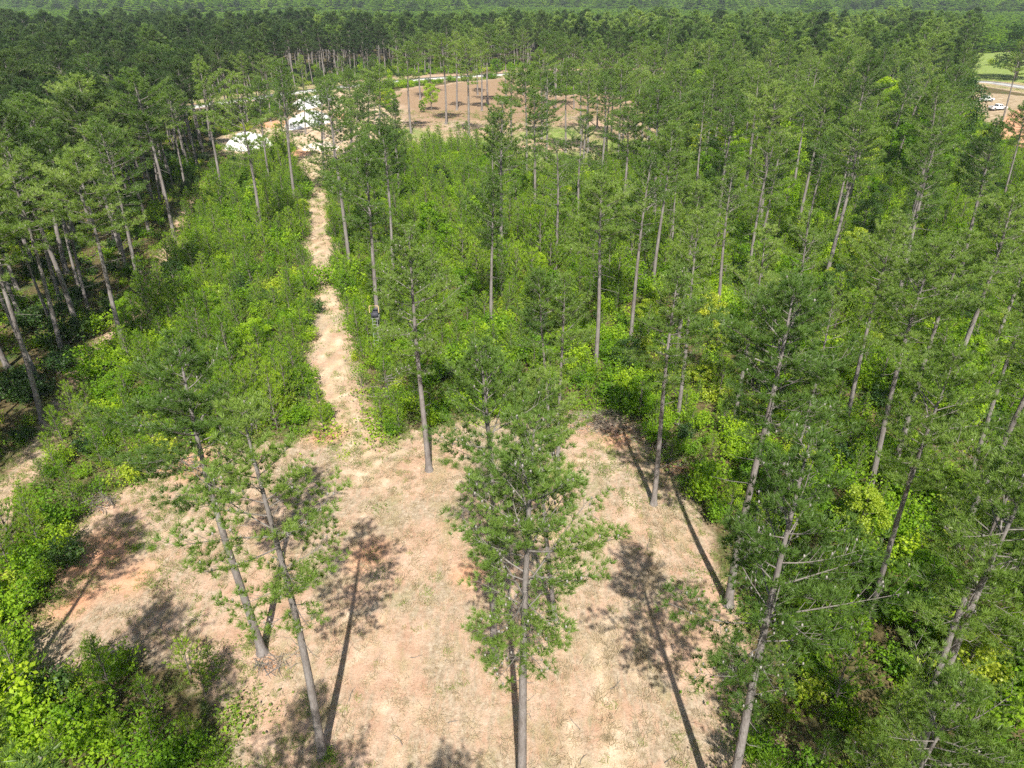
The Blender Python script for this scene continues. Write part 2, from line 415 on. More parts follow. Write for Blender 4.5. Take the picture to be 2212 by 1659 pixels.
    def ribbon(off1, off2, z, skirt=False):
        rows = [(off1, z), (off2, z)]
        if skirt: rows = [(off1 - .3, -.3)] + rows + [(off2 + .3, -.3)]
        V = np.concatenate([np.column_stack([c + Nn * o, np.full(len(c), zz)]) for o, zz in rows])
        k = len(c); F = []
        for r_ in range(len(rows) - 1):
            for q in range(k - 1): F.append([r_ * k + q, r_ * k + q + 1, (r_ + 1) * k + q + 1, (r_ + 1) * k + q])
        return V, F
    V, F = ribbon(3.9, -3.9, .06, True)
    tag(link(bpy.data.objects.new('paved_road', mesh_np('paved_road', V, F, [M['road']]))), kind='structure')
build_ground()

# ------------------------------------------------------------------ foliage generators
def unit(a): return a / (np.linalg.norm(a, axis=-1, keepdims=True) + 1e-9)
def needles(pos, dirs, n, L, w, spread, tint, rg):
    """n needles fanning out of each point; returns V, F(tri as quads? -> tri), tint per vertex"""
    N_ = len(pos)
    p = np.repeat(pos, n, 0); d = np.repeat(dirs, n, 0)
    r = unit(rg.normal(size=(N_ * n, 3)))
    dd = unit(d + r * spread)
    ln = L * rg.uniform(.75, 1.15, (N_ * n, 1))
    side_ = unit(np.cross(dd, rg.normal(size=(N_ * n, 3)))) * w * .5
    root = p + dd * ln * .05
    V = np.stack([root - side_, root + side_, root + dd * ln + side_ * .25, root + dd * ln - side_ * .25], 1).reshape(-1, 3)
    F = np.arange(N_ * n * 4).reshape(-1, 4)
    t = np.repeat(np.repeat(tint, n) + rg.normal(0, .06, N_ * n), 4)
    return V, F, np.clip(t, 0, 1)
def leaves(pos, size, rg, tint, up=.8, fold=True):
    n = len(pos)
    nrm = unit(rg.normal(size=(n, 3)) + np.array([0, 0, up]))
    a = unit(np.cross(nrm, rg.normal(size=(n, 3)))); b_ = np.cross(nrm, a)
    s = size * rg.uniform(.6, 1.25, (n, 1))
    V = np.stack([pos - a * s * .5, pos + b_ * s * .34 - nrm * s * .06, pos + a * s * .5 - nrm * s * .1, pos - b_ * s * .34 - nrm * s * .06], 1).reshape(-1, 3)
    return V, np.arange(n * 4).reshape(-1, 4), np.repeat(np.clip(tint + rg.normal(0, .08, n), 0, 1), 4)

def pine_meshes(seed, H=20.0, base=.5, rmax=3.2, nlimb=44, dens=1.0, needles_n=15, mat='needle', cones=80, L=.25, w=.030, tuft_every=.22, nstub=6, lump=.5, gap=None):
    rg = np.random.default_rng(seed)
    tr = MB(); br = MB(); cr = MB()
    ph = rg.uniform(0, 6.28, 2); sw = rg.uniform(.05, .22)
    def axis(z):
        t = z / H
        return np.array([sw * math.sin(t * 3.2 + ph[0]) * t * 2, sw * math.cos(t * 2.7 + ph[1]) * t * 2, z])
    o0 = axis(0.0)
    ax = lambda z: axis(z) - np.array([o0[0], o0[1], 0])
    R0 = .205
    zs = np.concatenate([[-.3, 0, .25, .8], np.linspace(1.8, H * .985, 22)])
    rad = R0 * (1 - (np.clip(zs, 0, H) / H)) ** .72 * .93 + .018; rad[0] = R0 * 1.9; rad[1] = R0 * 1.62; rad[2] = R0 * 1.25; rad[3] = R0 * 1.06
    tr.tube([ax(z) for z in zs], rad, 10)
    tp, td, tt = [], [], []
    cone_p = []
    ga = rg.uniform(0, 6.28)
    lob = rg.uniform(0, 6.28, 3)
    for i in range(nlimb):
        f = (i + rg.uniform(0, .8)) / nlimb
        z = H * (base + (1 - base) * f ** .92 * .975)
        ga += 2.4 + rg.normal(0, .35)
        t = (z / H - base) / (1 - base)
        prof = (.62 + 1.0 * t if t < .33 else .95 * (1 - ((t - .33) / .67) ** 1.35) + .10)
        Ln = rmax * prof * rg.uniform(.62, 1.12) * (1 + lump * .35 * math.sin(ga * 1.0 + lob[0]) * math.cos(t * 7 + lob[1]))
        if gap is not None and t < .8 and math.cos(ga - gap) > .55: Ln *= .45
        Ln = max(Ln, .35)
        el = math.radians(-8 + 58 * t + rg.normal(0, 8))
        dh = np.array([math.cos(ga), math.sin(ga), 0])
        k = 6; s = np.linspace(0, 1, k)
        curve = rg.uniform(.05, .28)
        wv = np.array([-dh[1], dh[0], 0]) * rg.normal(0, .12)
        pts = np.array([ax(z) + dh * Ln * q * math.cos(el) + np.array([0, 0, 1]) * Ln * (q * math.sin(el) + curve * q * q) + wv * Ln * q * q for q in s])
        r0 = .012 + .009 * Ln
        br.tube(pts, r0 * (1 - s * .75), 4)
        def at(q):
            q = q * (k - 1); a = int(min(q, k - 2)); return pts[a] * (1 - (q - a)) + pts[a + 1] * (q - a)
        if rg.random() > dens: continue
        nb = int(4 + Ln * 3.6)
        ltint = .45 + rg.normal(0, .16)
        for j in range(nb):
            q = .22 + .78 * (j + rg.uniform(0, 1)) / nb
            b0 = at(min(q, 1)); fw = unit(at(min(q + .1, 1.0)) - at(q - .1))
            sd = unit(np.cross(fw, [0, 0, 1])) * (1 if j % 2 else -1)
            bl = Ln * rg.uniform(.18, .36) * (1.15 - .5 * q) + .22
            bd = unit(fw * .75 + sd * rg.uniform(.5, 1.1) + np.array([0, 0, rg.uniform(.05, .45)]))
            e = b0 + bd * bl + np.array([0, 0, .06 * bl])
            br.tube([b0, (b0 + e) / 2 + [0, 0, -.02], e], [.010, .008, .005], 3)
            m_ = max(1, int(bl / tuft_every))
            for g in range(m_):
                c = b0 + (e - b0) * (1 - g * .8 / m_) + rg.normal(0, .05, 3)
                tp.append(c); td.append(unit(bd + np.array([0, 0, .7]))); tt.append(ltint + rg.normal(0, .1) + .10 * (1 - g / m_))
            if rg.random() < .8:
                c = e + rg.normal(0, .13, 3); tp.append(c); td.append(unit(bd + np.array([0, 0, 1.]))); tt.append(ltint + rg.normal(0, .1))
            if rg.random() < cones / 400: cone_p.append(b0 + (e - b0) * rg.uniform(.2, .8) + np.array([0, 0, .05]))
        c = at(1.0); tp.append(c); td.append(unit(at(1) - at(.9) + np.array([0, 0, .4]))); tt.append(ltint + .1)
    for z in np.linspace(H * .93, H, 7):
        tp.append(ax(z)); td.append(np.array([0, 0, 1.])); tt.append(.6)
    # dead stubs under the crown
    for i in range(nstub):
        z = H * (base - rg.uniform(.01, .2)); a = rg.uniform(0, 6.28); l = rg.uniform(.4, 2.0)
        d = np.array([math.cos(a), math.sin(a), rg.uniform(-.35, .15)])
        p0 = ax(z); p1 = p0 + d * l * .5 + rg.normal(0, .05, 3); p2 = p0 + d * l + rg.normal(0, .12, 3)
        br.tube([p0, p1, p2], [.02, .014, .005], 4)
        for _ in range(2):
            q = p1 + (p2 - p1) * rg.uniform(0, .7); br.tube([q, q + rg.normal(0, .25, 3) + d * .2], [.008, .004], 3)
    tp = np.array(tp); td = np.array(td); tt = np.clip(np.array(tt), 0, 1)
    V, F, t = needles(tp, td, needles_n, L, w, .85, tt, rg)
    cr.add(V, F, 0, t)
    nc = len(cone_p)
    if nc:
        cp_ = np.array(cone_p); s = .032
        O = np.array([[1, 0, 0], [0, 1, 0], [-1, 0, 0], [0, -1, 0], [0, 0, 1.3], [0, 0, -1.3]]) * s
        FO = np.array([[0, 1, 4, 4], [1, 2, 4, 4], [2, 3, 4, 4], [3, 0, 4, 4], [1, 0, 5, 5], [2, 1, 5, 5], [3, 2, 5, 5], [0, 3, 5, 5]])
        FO = np.array([[0, 1, 4, 1], ]) if False else FO
        for c in cp_:
            Q = np.array([[1, -1, 0], [1, 1, 0], [-1, 1, 0], [-1, -1, 0]]) * s
            a = c + Q * .6 + [0, 0, .07]; b2 = c + Q * .9; e = c + Q * .4 - [0, 0, .05]
            Vc = np.vstack([a, b2, e])
            Fc = [[0, 1, 5, 4], [1, 2, 6, 5], [2, 3, 7, 6], [3, 0, 4, 7], [4, 5, 9, 8], [5, 6, 10, 9], [6, 7, 11, 10], [7, 4, 8, 11], [0, 3, 2, 1]]
            br.add(Vc, Fc, 1)
    return (tr.mesh('trunk', [M['bark']], True), br.mesh('branches', [M['twig'], M['cone']]), cr.mesh('crown', [M[mat]]))

def young_pine_mesh(seed, H=3.6, rmax=1.15, n=11, mat='young', L=.24):
    rg = np.random.default_rng(seed); tr = MB(); cr = MB()
    zs = np.linspace(-.1, H, 7); tr.tube([[0.03 * math.sin(z * 2 + seed), .03 * math.cos(z * 1.7), z] for z in zs], .045 * (1 - zs / H * .8) + .004, 5)
    tp, td, tt = [], [], []
    nw = int(H / .40)
    for i in range(nw):
        z = .3 + i * (H - .45) / nw; t = z / H
        nb = 5
        a0 = rg.uniform(0, 6.28)
        for j in range(nb):
            a = a0 + j * 6.283 / nb + rg.normal(0, .2)
            Ln = rmax * (1 - t) ** .75 * rg.uniform(.7, 1.15) + .14
            el = math.radians(18 + 45 * t + rg.normal(0, 6))
            d = np.array([math.cos(a) * math.cos(el), math.sin(a) * math.cos(el), math.sin(el)])
            p0 = np.array([0, 0, z]); p1 = p0 + d * Ln + np.array([0, 0, .25 * Ln])
            tr.tube([p0, p1], [.014, .006], 3)
            m_ = max(1, int(Ln / .21))
            tb = .4 + rg.normal(0, .15)
            for g in range(m_):
                q = 1 - g * .85 / m_
                tp.append(p0 + (p1 - p0) * q + rg.normal(0, .035, 3)); td.append(unit(d * .6 + np.array([0, 0, 1.1]))); tt.append(tb + .25 * q * t + .1)
    for z in np.linspace(H * .8, H, 5): tp.append(np.array([0, 0, z])); td.append(np.array([0, 0, 1.])); tt.append(.85)
    V, F, t = needles(np.array(tp), np.array(td), n, L, .028, .62, np.clip(np.array(tt), 0, 1), rg); cr.add(V, F, 0, t)
    return tr.mesh('trunk', [M['oakbark']]), cr.mesh('crown', [M[mat]])

def shrub_mesh(seed, H=2.2, R=1.5, stems=16, nleaf=1200, size=.19, mat='leaf', tall=False):
    rg = np.random.default_rng(seed); mb = MB()
    pts = []; tb = []
    for i in range(stems):
        a = rg.uniform(0, 6.28); rr = R * math.sqrt(rg.uniform(.02, 1)); h = H * rg.uniform(.55, 1.08) * (1 - .35 * (rr / R) ** 2)
        if tall: rr *= .8
        e = np.array([math.cos(a) * rr, math.sin(a) * rr, h]); mid = e * np.array([.45, .45, .55])
        mb.tube([[0, 0, -.05], mid, e], [.025, .016, .006], 3, 0)
        st = .45 + rg.normal(0, .2)
        m_ = int(nleaf / stems)
        q = rg.uniform(.25, 1.03, m_) ** .8
        base_ = np.where(q[:, None] < .5, mid * (q[:, None] * 2), mid + (e - mid) * (q[:, None] * 2 - 1))
        sp_ = .10 + .20 * np.sin(np.clip(q, 0, 1) * 2.6)[:, None] * R
        pts.append(base_ + rg.normal(size=(m_, 3)) * sp_ * np.array([1, 1, .8]) * .62); tb.append(np.full(m_, st))
    pts = np.vstack(pts); pts[:, 2] = np.abs(pts[:, 2])
    V, F, t = leaves(pts, size, rg, np.concatenate(tb), .9)
    mb.add(V, F, 1, t)
    return mb.mesh('shrub', [M['oakbark'], M[mat]])

def broadleaf_meshes(seed, H=8, R=2.6, base=.25, nleaf=5200, size=.24, mat='leaf', lobes=26):
    rg = np.random.default_rng(seed); tr = MB(); cr = MB()
    tr.tube([[0, 0, -.2], [.05, 0, H * .2], [-.05, .08, H * .5], [.03, 0, H * .8], [0, 0, H * .93]], np.array([.17, .13, .09, .05, .02]) * H / 8, 8)
    P_, T_ = [], []
    for i in range(lobes):
        f = (i + .5) / lobes; z = H * (base + (1 - base) * f * .96); t = f
        prof = math.sin(math.pi * min(.98, .22 + .72 * t)) ** .7
        a = i * 2.4 + rg.normal(0, .3); rr = R * prof * rg.uniform(.45, .95)
        c = np.array([math.cos(a) * rr, math.sin(a) * rr, z + rr * .15])
        tr.tube([[0, 0, z - rr * .5], (c + [0, 0, z - rr * .4]) / 2, c], [.045 * H / 8, .03 * H / 8, .01], 4)
        k = int(nleaf / lobes); s = R * .23 * (.7 + .5 * prof)
        tb = .45 + rg.normal(0, .17)
        d = unit(rg.normal(size=(k, 3))) * (rg.uniform(.1, 1, (k, 1)) ** .5) * s * np.array([1.2, 1.2, .75])
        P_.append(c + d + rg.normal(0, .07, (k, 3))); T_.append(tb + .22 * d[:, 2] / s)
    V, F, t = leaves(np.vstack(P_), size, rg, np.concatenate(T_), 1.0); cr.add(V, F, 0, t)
    return tr.mesh('trunk', [M['oakbark']], True), cr.mesh('crown', [M[mat]])

def blade_tuft(seed, n, h, w, r, mat, lean=.7):
    rg = np.random.default_rng(seed)
    p = np.column_stack([rg.normal(0, r, n), rg.normal(0, r, n), np.zeros(n)])
    d = unit(np.column_stack([rg.normal(0, lean, n), rg.normal(0, lean, n), np.ones(n)]))
    l = h * rg.uniform(.5, 1.2, (n, 1)); s = unit(np.cross(d, rg.normal(size=(n, 3)))) * w
    mid = p + d * l * .6; tip = p + d * l + np.column_stack([d[:, 0], d[:, 1], -np.abs(d[:, 0])]) * l * .3
    V = np.stack([p - s, p + s, mid + s * .8, mid - s * .8, tip], 1)
    V = np.stack([p - s, p + s, tip + s * .2, tip - s * .2], 1).reshape(-1, 3)
    return mesh_np('tuft', V, np.arange(n * 4).reshape(-1, 4), [M[mat]], None, {'tint': np.repeat(rg.uniform(0, 1, n), 4)})

# ---- the kinds of pine
PV = [  # hero/near variants: airy ones first
    pine_meshes(1, base=.44, rmax=3.3, nlimb=44, dens=.94, needles_n=26, cones=150, L=.22, w=.021),
    pine_meshes(2, base=.50, rmax=3.1, nlimb=40, dens=.93, needles_n=26, cones=110, L=.22, w=.021, gap=1.0),
    pine_meshes(3, base=.55, rmax=2.9, nlimb=46, needles_n=22, cones=60, w=.023, gap=4.0, lump=.9),
    pine_meshes(4, base=.60, rmax=3.0, nlimb=46, needles_n=22, cones=40, w=.023, lump=1.0),
    pine_meshes(5, base=.52, rmax=2.6, nlimb=38, dens=.9, needles_n=22, cones=50, nstub=9, w=.023, gap=2.5),
    pine_meshes(6, base=.64, rmax=2.7, nlimb=34, needles_n=20, cones=40, nstub=12, w=.025, lump=1.0, gap=5.2),
    pine_meshes(7, base=.48, rmax=3.3, nlimb=38, dens=.85, needles_n=20, cones=90, nstub=8, w=.025, lump=1.1, gap=.5),
]
PD = [pine_meshes(21, base=.62, rmax=3.0, nlimb=44, needles_n=12, cones=0, w=.05, L=.30, mat='needle_dark_shaded', tuft_every=.28),
      pine_meshes(22, base=.66, rmax=2.9, nlimb=40, needles_n=12, cones=0, w=.05, L=.30, mat='needle_dark_shaded', tuft_every=.28, nstub=10)]  # left-stand pines, cloud shadow put into their needle colour
PF = [pine_meshes(31, base=.55, rmax=3.1, nlimb=32, needles_n=8, cones=0, w=.15, L=.55, tuft_every=.7, nstub=0, lump=.6),
      pine_meshes(32, base=.60, rmax=2.9, nlimb=32, needles_n=8, cones=0, w=.15, L=.55, tuft_every=.7, nstub=0, mat='needle_dark_shaded')]
PY = pine_meshes(33, base=.08, rmax=4.2, nlimb=40, needles_n=7, cones=0, w=.22, L=.7, tuft_every=.9, nstub=0, mat='young')
YP = [young_pine_mesh(41, 3.6), young_pine_mesh(42, 3.0, 1.0), young_pine_mesh(43, 4.4, 1.2), young_pine_mesh(44, 2.4, .95)]
SH = [shrub_mesh(51, 2.3, 1.5), shrub_mesh(52, 1.7, 1.3), shrub_mesh(53, 2.9, 1.3, tall=True), shrub_mesh(54, 1.5, 1.5, nleaf=1000, mat='leaf_yellow'),
      shrub_mesh(55, 2.0, 1.4, mat='leaf_dark'), shrub_mesh(56, 1.1, 1.3, nleaf=900, size=.12)]
BT = [broadleaf_meshes(61, 8, 2.7), broadleaf_meshes(62, 6.5, 2.0, .12, mat='leaf'), broadleaf_meshes(63, 9, 3.4, .2, mat='leaf_dark', nleaf=6500), broadleaf_meshes(64, 6, 2.2, .15, mat='leaf_yellow')]

def pine(variant, loc, sc=1.0, rot=None, label=None, group=None, sxy=1.0):
    e = bpy.data.objects.new('pine_tree', None); e.empty_display_size = .5; COL.objects.link(e)
    e.location = loc
    e.rotation_mode = 'XYZ'
    e.rotation_euler = rot if rot is not None else (0, 0, rng.uniform(0, 6.28))
    sxy = sxy * (1.0 if loc[1] < 55 else 1.17)
    e.scale = (sc * sxy, sc * sxy, sc)
    for nm, me in zip(('trunk', 'branches', 'crown'), variant):
        c = link(bpy.data.objects.new(nm, me), e)
        if nm == 'branches': c['kind'] = 'stuff'
    tag(e, label, 'pine tree', group)
    return e

# ------------------------------------------------------------------ surveyed pines: (base u, v), (top u, v), variant, hidden foot height, label
HERO = [
 ((697, 1632), (545, 850), 1, 0, 'leaning bare-trunked clearing pine with a small bright bush at its foot', 1.0),
 ((567, 1410), (372, 752), 2, 0, 'clearing pine with a dry twig pile at its foot', 1.2),
 ((1127, 1705), (1148, 915), 0, 0, 'big airy pine with many grey cones, straight thick trunk in the middle of the clearing', 1.05),
 ((1068, 1425), (1042, 742), 2, 0, 'pine in the clearing directly behind the big airy middle pine', 1.0),
 ((1205, 1020), (1214, 602), 4, 0, 'pine with a bare reddish forked tip at the back rim', 1.0),
 ((1187, 985), (1172, 590), 3, 0, 'slim pine at the back rim beside the one with the forked tip', .95),
 ((1198, 1335), (1155, 800), 3, 0, 'thin dark-trunked pine whose crown merges into the big airy middle pine', .9),
 ((927, 1017), (880, 488), 0, 0, 'lone tall pine at the clearing edge right of where the main trail comes in', 1.15),
 ((1412, 1087), (1472, 585), 2, 0, 'pale straight pine at the right back corner of the clearing', 1.1),
 ((1573, 1307), (1692, 610), 3, 0, 'tall pine on the right rim of the clearing, crown above the brush', 1.15),
 ((1562, 1800), (1758, 955), 0, 0, 'wide airy pine with white-grey twigs on the right side of the clearing front', 1.02),
 ((1878, 1062), (2018, 520), 3, 0, 'pine with a long bare pale trunk and forked upper stem in the right-hand growth', 1.1),
 ((1826, 922), (1935, 470), 2, 0, 'leaning pine with flared foot on a patch of bare sand in the right-hand growth', 1.0),
 ((1588, 900), (1655, 490), 1, 1.5, 'pine in the growth behind the right rim of the clearing', 1.0),
 ((1665, 905), (1712, 600), 3, 1.5, 'short full pine just behind the tall pine on the right clearing rim', 1.1),
 ((2097, 1022), (2262, 560), 2, 0, 'slim bare-trunked pine near the right border, beside the one higher up the slope', 1.0),
 ((2125, 797), (2270, 420), 3, 0, 'slim bare-trunked pine near the right border, farther off than its neighbour', 1.0),
 ((1996, 1550), (2218, 920), 1, 0, 'near pine with kinked bare trunk beside a bright yellow-green shrub at lower right', 1.0),
 ((1365, 700), (1407, 330), 1, 2, 'tall straight pine in the growth above the middle of the clearing', .9),
 ((1412, 603), (1447, 275), 3, 2, 'pine just beyond the tall straight one above the middle of the clearing', .95),
 ((1083, 580), (1085, 212), 0, 2, 'lone pine with a flat wide crown rising over the young pines near the far clearing', 1.0),
 ((1288, 760), (1312, 385), 3, 2, 'full-crowned pine in the growth between the two straight-trunked ones', 1.0),
 ((752, 543), (705, 180), 0, 2, 'pine right beside the main trail in its far half', .95),
 ((823, 762), (779, 318), 2, 0, 'pine that carries the metal ladder stand', 1.0),
 ((847, 560), (826, 262), 3, 2, 'pine behind the one with the ladder stand', .9),
 ((637, 432), (598, 130), 1, 1, 'pine at the left verge of the main trail where it leaves the sandy yard', .95),
 ((566, 517), (508, 118), 1, 1, 'slender pine standing alone in the growth between the two trails', .95),
 ((483, 440), (425, 92), 2, 1, 'slender pine between the trails, on the side of the dense stand', .9),
 ((378, 520), (292, 150), 3, 0, 'pine at the far bend of the shaded side trail', .95),
 ((310, 668), (218, 262), 2, 0, 'pine on the right verge of the shaded side trail', 1.0),
 ((282, 797), (150, 330), 3, 0, 'pine standing in brush where the side trail passes the young growth', 1.0),
 ((92, 910), (-62, 330), 3, 0, 'long bare pine trunk at the near end of the side trail', 1.0),
 ((135, 668), (32, 260), 3, 0, 'first of two close pine trunks in the shade left of the side trail', .9),
 ((137, 772), (10, 300), 2, 0, 'second of two close pine trunks in the shade left of the side trail', .9),
 ((190, 668), (95, 280), 4, 0, 'thin pine in the shade between the close pair and the side trail', .85),
 ((582, 390), (552, 170), 3, 1, 'pine in front of the rounded white sand pile', .9),
 ((1515, 407), (1547, 135), 3, 1, 'pine with a pale trunk above dark brush, right of the far clearing', .9),
 ((1724, 487), (1790, 170), 2, 1, 'bare-trunked pine over yellow-green shrubs in the upper right growth', .9),
 ((1825, 427), (1893, 85), 3, 0, 'bare-trunked pine next to a patch of bare orange soil in the upper right growth', .9),
 ((1798, 345), (1832, 105), 2, 1, 'thin pine between the two bare-trunked pines in the upper right growth', .85),
 ((2075, 600), (2142, 262), 2, 1, 'dark-trunked pine with low crown in the right growth', 1.0),
 ((2168, 432), (2215, 222), 3, 1, 'pine at the right border below the dirt lot', .9),
 ((2162, 272), (2216, 85), 3, 0, 'dark leaning pine beside the white pickups', .9),
 ((888, 289), (876, 92), 3, 0, 'front left pine of the far clearing', 1.2),
 ((1013, 296), (1004, 82), 2, 0, 'front right pine of the far clearing', 1.2),
 ((964, 268), (957, 75), 3, 0, 'pine in the middle of the far clearing beside the dark twin trunk', 1.2),
 ((987, 238), (984, 70), 4, 0, 'dark twin trunk pine of the far clearing', 1.2),
 ((908, 215), (903, 72), 3, 0, 'pine behind the small green tree in the far clearing', 1.2),
 ((1054, 225), (1050, 55), 3, 0, 'right-hand pine of the close row at the back of the far clearing', 1.2),
 ((1041, 240), (1037, 85), 3, 0, 'left-hand pine of the close row at the back of the far clearing', 1.2),
 ((1032, 205), (1029, 62), 4, 0, 'hindmost pine of the close row at the back of the far clearing', 1.2),
 ((1094, 225), (1090, 75), 3, 0, 'pine at the right end of the bare ground in the far clearing', 1.2),
 ((1181, 270), (1180, 70), 2, 0, 'pine on the reddish ground right of the far clearing', 1.2),
 ((1137, 372), (1140, 140), 3, 1, 'pine at the near right corner of the far clearing', .9),
 ((1345, 318), (1352, 128), 3, 0, 'dark pine with a shadow on red soil right of the far clearing', 1.2),
 ((1400, 300), (1412, 95), 2, 0, 'pale pine next to the dark one on red soil right of the far clearing', 1.2),
 ((1130, 205), (1128, 60), 2, 0, 'pine at the back right corner of the far clearing', .95),
 ((1240, 235), (1240, 75), 3, 0, 'first pine on the reddish ground beyond the far clearing', .9),
 ((1290, 275), (1294, 95), 2, 0, 'second pine on the reddish ground beyond the far clearing', .95),
 ((1222, 330), (1226, 130), 3, 0, 'dense pine at the near edge of the reddish ground', 1.1),
 ((1300, 380), (1308, 165), 2, 1, 'broad pine below the reddish ground right of the far clearing', 1.15),
 ((1400, 400), (1412, 175), 3, 1, 'broad pine below the dark and pale pair on red soil', 1.1),
 ((1060, 690), (1060, 380), 2, 2, 'rounded pine in the growth behind the big middle pine', .95),
 ((760, 420), (750, 215), 1, 1, 'broad pine at the head of the main trail, right verge', 1.1),
 ((855, 395), (850, 215), 2, 1, 'broad pine at the near left corner of the far clearing', 1.0),
 ((930, 205), (928, 68), 3, 0, 'pine at the back of the far clearing near the road', .9),
 ((700, 372), (694, 170), 6, 1, 'loose-crowned pine at the foot of the large white sand pile', 1.1),
 ((820, 330), (815, 140), 3, 1, 'dense pine at the left edge of the far clearing grass', 1.15),
 ((860, 440), (853, 255), 6, 1, 'loose-crowned pine in the growth below the far clearing grass', 1.1),
 ((1155, 440), (1160, 200), 2, 2, 'pine in the growth right of the lone flat-crowned pine', 1.1),
 ((1250, 470), (1258, 250), 6, 2, 'loose-crowned pine below the reddish ground', 1.1),
 ((1345, 470), (1357, 235), 3, 2, 'dense pine in the growth below the red soil', 1.15),
 ((1200, 560), (1206, 300), 6, 2, 'loose-crowned pine in the middle of the growth', 1.1),
 ((610, 300), (600, 130), 3, 0, 'dense pine between the two white sand piles', 1.0),
 ((700, 300), (690, 150), 2, 0, 'full pine between the large sand pile and the pinkish heap', 1.1),
 ((760, 330), (752, 150), 3, 0, 'full pine on the sandy yard right of the pinkish heap', 1.15),
 ((800, 370), (795, 175), 2, 1, 'broad full pine just below the sandy yard', 1.2),
 ((745, 262), (738, 120), 6, 0, 'loose-crowned pine at the back of the sandy yard', 1.0),
 ((625, 350), (612, 160), 2, 1, 'broad pine at the left lower border of the sandy yard', 1.1),
 ((585, 262), (570, 115), 3, 0, 'pine at the back left of the sandy yard by the road', 1.1),
 ((535, 262), (518, 112), 2, 0, 'pine by the road above the rounded sand pile', 1.1),
 ((1180, 350), (1184, 150), 6, 0, 'loose-crowned pine on the near right rim of the far clearing', 1.15),
 ((1270, 330), (1276, 135), 2, 0, 'broad pine covering the middle of the reddish ground', 1.2),
 ((1320, 300), (1327, 110), 3, 0, 'broad pine at the right of the reddish ground', 1.15),
 ((1200, 235), (1200, 70), 3, 0, 'broad pine at the back of the reddish ground', 1.1),
 ((1105, 345), (1108, 150), 3, 0, 'dense pine standing on the near bare ground of the far clearing', 1.15),
 ((1255, 290), (1258, 110), 6, 0, 'loose-crowned pine in the middle of the reddish ground', 1.2),
 ((1310, 345), (1316, 150), 3, 0, 'dense pine at the near right of the reddish ground', 1.2),
 ((1370, 270), (1378, 92), 2, 0, 'broad pine behind the dark pair on red soil', 1.2),
 ((1170, 300), (1170, 110), 3, 0, 'dense pine at the left of the reddish ground', 1.15),
 ((1385, 345), (1394, 150), 6, 0, 'loose-crowned pine at the far right end of the red soil', 1.2),
 ((1065, 420), (1066, 245), 5, 2, 'high-crowned pine just left of the lone flat-crowned pine', 1.0),
 ((775, 395), (768, 205), 3, 1, 'dense pine below the sandy yard near the trail head', 1.2),
 ((722, 348), (714, 160), 0, 0, 'pine in front of the large white sand pile', .85),
 ((788, 285), (780, 150), 1, 0, 'full pine between the large white sand pile and the far clearing', 1.0),
 ((810, 262), (806, 120), 2, 0, 'pine at the left border of the far clearing', .9),
 ((660, 290), (650, 120), 4, 0, 'thin pine left of the large white sand pile', .85),
]
# pines outside the near frame whose crowns and shadows come into it
OFF = [((-.30, .24), .60, 1), ((-.20, .10), .6, 2), ((-.80, .66), .60, 3), ((-.052, .13), .60, 1), ((-.46, .34), .56, 4), ((-.62, .44), .58, 2),
       ((.44, .10), .55, 1), ((.53, .32), .56, 2), ((.70, .50), .60, 1), ((.86, .62), .56, 3), ((.86, .38), .58, 0), ((.64, .18), .58, 3), ((1.02, .72), .6, 2), ((1.02, .5), .55, 4), ((.40, .42), .47, 3)]
tall_xy = []
for (bu, bv), (tu, tv), k, hid, lab, sxy in HERO:
    b2 = P(bu, bv, hid)
    r = ray(tu, tv)
    # height where the sight line to the top passes the trunk
    t = (b2[1]) / r[1]
    tx, ty, tz = r[0] * t, b2[1], CAM_H + r[2] * t
    h = float(np.clip(tz, 14, 24))
    lean = np.array([tx - b2[0], 0]); 
    ang = math.atan2(lean[0], h); ang = max(-.09, min(.09, ang))
    rz = rng.uniform(0, 6.28)
    rot = (Matrix.Rotation(ang, 3, 'Y') @ Matrix.Rotation(rng.normal(0, .012), 3, 'X') @ Matrix.Rotation(rz, 3, 'Z')).to_euler()
    z0 = float(gz(b2[0], b2[1]))
    s = h / 20.0
    pine(PV[k], (b2[0], b2[1], z0), s, rot, lab, None, sxy)
    tall_xy.append((b2[0], b2[1]))
for (x, y), h, k in OFF:
    x, y = x * CAM_H, y * CAM_H
    lab = 'near pine in the left corner brush, crown close to the viewer' if x < -8 else ('pine behind the viewer casting a crown shadow on the clearing' if abs(x) < 8 else 'near pine in the crowded lower right growth')
    pine(PV[k], (x, y, float(gz(x, y))), h * CAM_H / 20, None, lab, 'near pines rising below the viewer', 1.0)
    tall_xy.append((x, y))

# ------------------------------------------------------------------ scattered tall pines
KEEP = [  # sight windows that stay free of tall crowns
    np.array([(490, 285), (580, 280), (580, 335), (490, 335)], float), np.array([(632, 188), (705, 188), (712, 290), (640, 295)], float),
    np.array([(660, 290), (715, 290), (722, 340), (672, 345)], float), np.array([(640, 150), (1000, 140), (1000, 195), (640, 205)], float),
    np.array([(848, 190), (1100, 165), (1090, 330), (1000, 345), (870, 320)], float),
    np.array([(1100, 280), (1150, 300), (1150, 380), (1100, 370)], float),
    np.array([(2100, 98), (2330, 98), (2330, 345), (2200, 335), (2118, 272)], float),
    np.array([(655, 420), (745, 420), (800, 760), (830, 1040), (1500, 980), (1560, 1150), (1480, 1700), (100, 1700), (60, 1100), (300, 1000), (700, 935), (660, 700)], float),
    np.array([(640, 400), (1250, 350), (1280, 900), (800, 930), (640, 900)], float),
    np.array([(200, 950), (400, 560), (640, 430), (700, 900), (450, 980)], float),
]
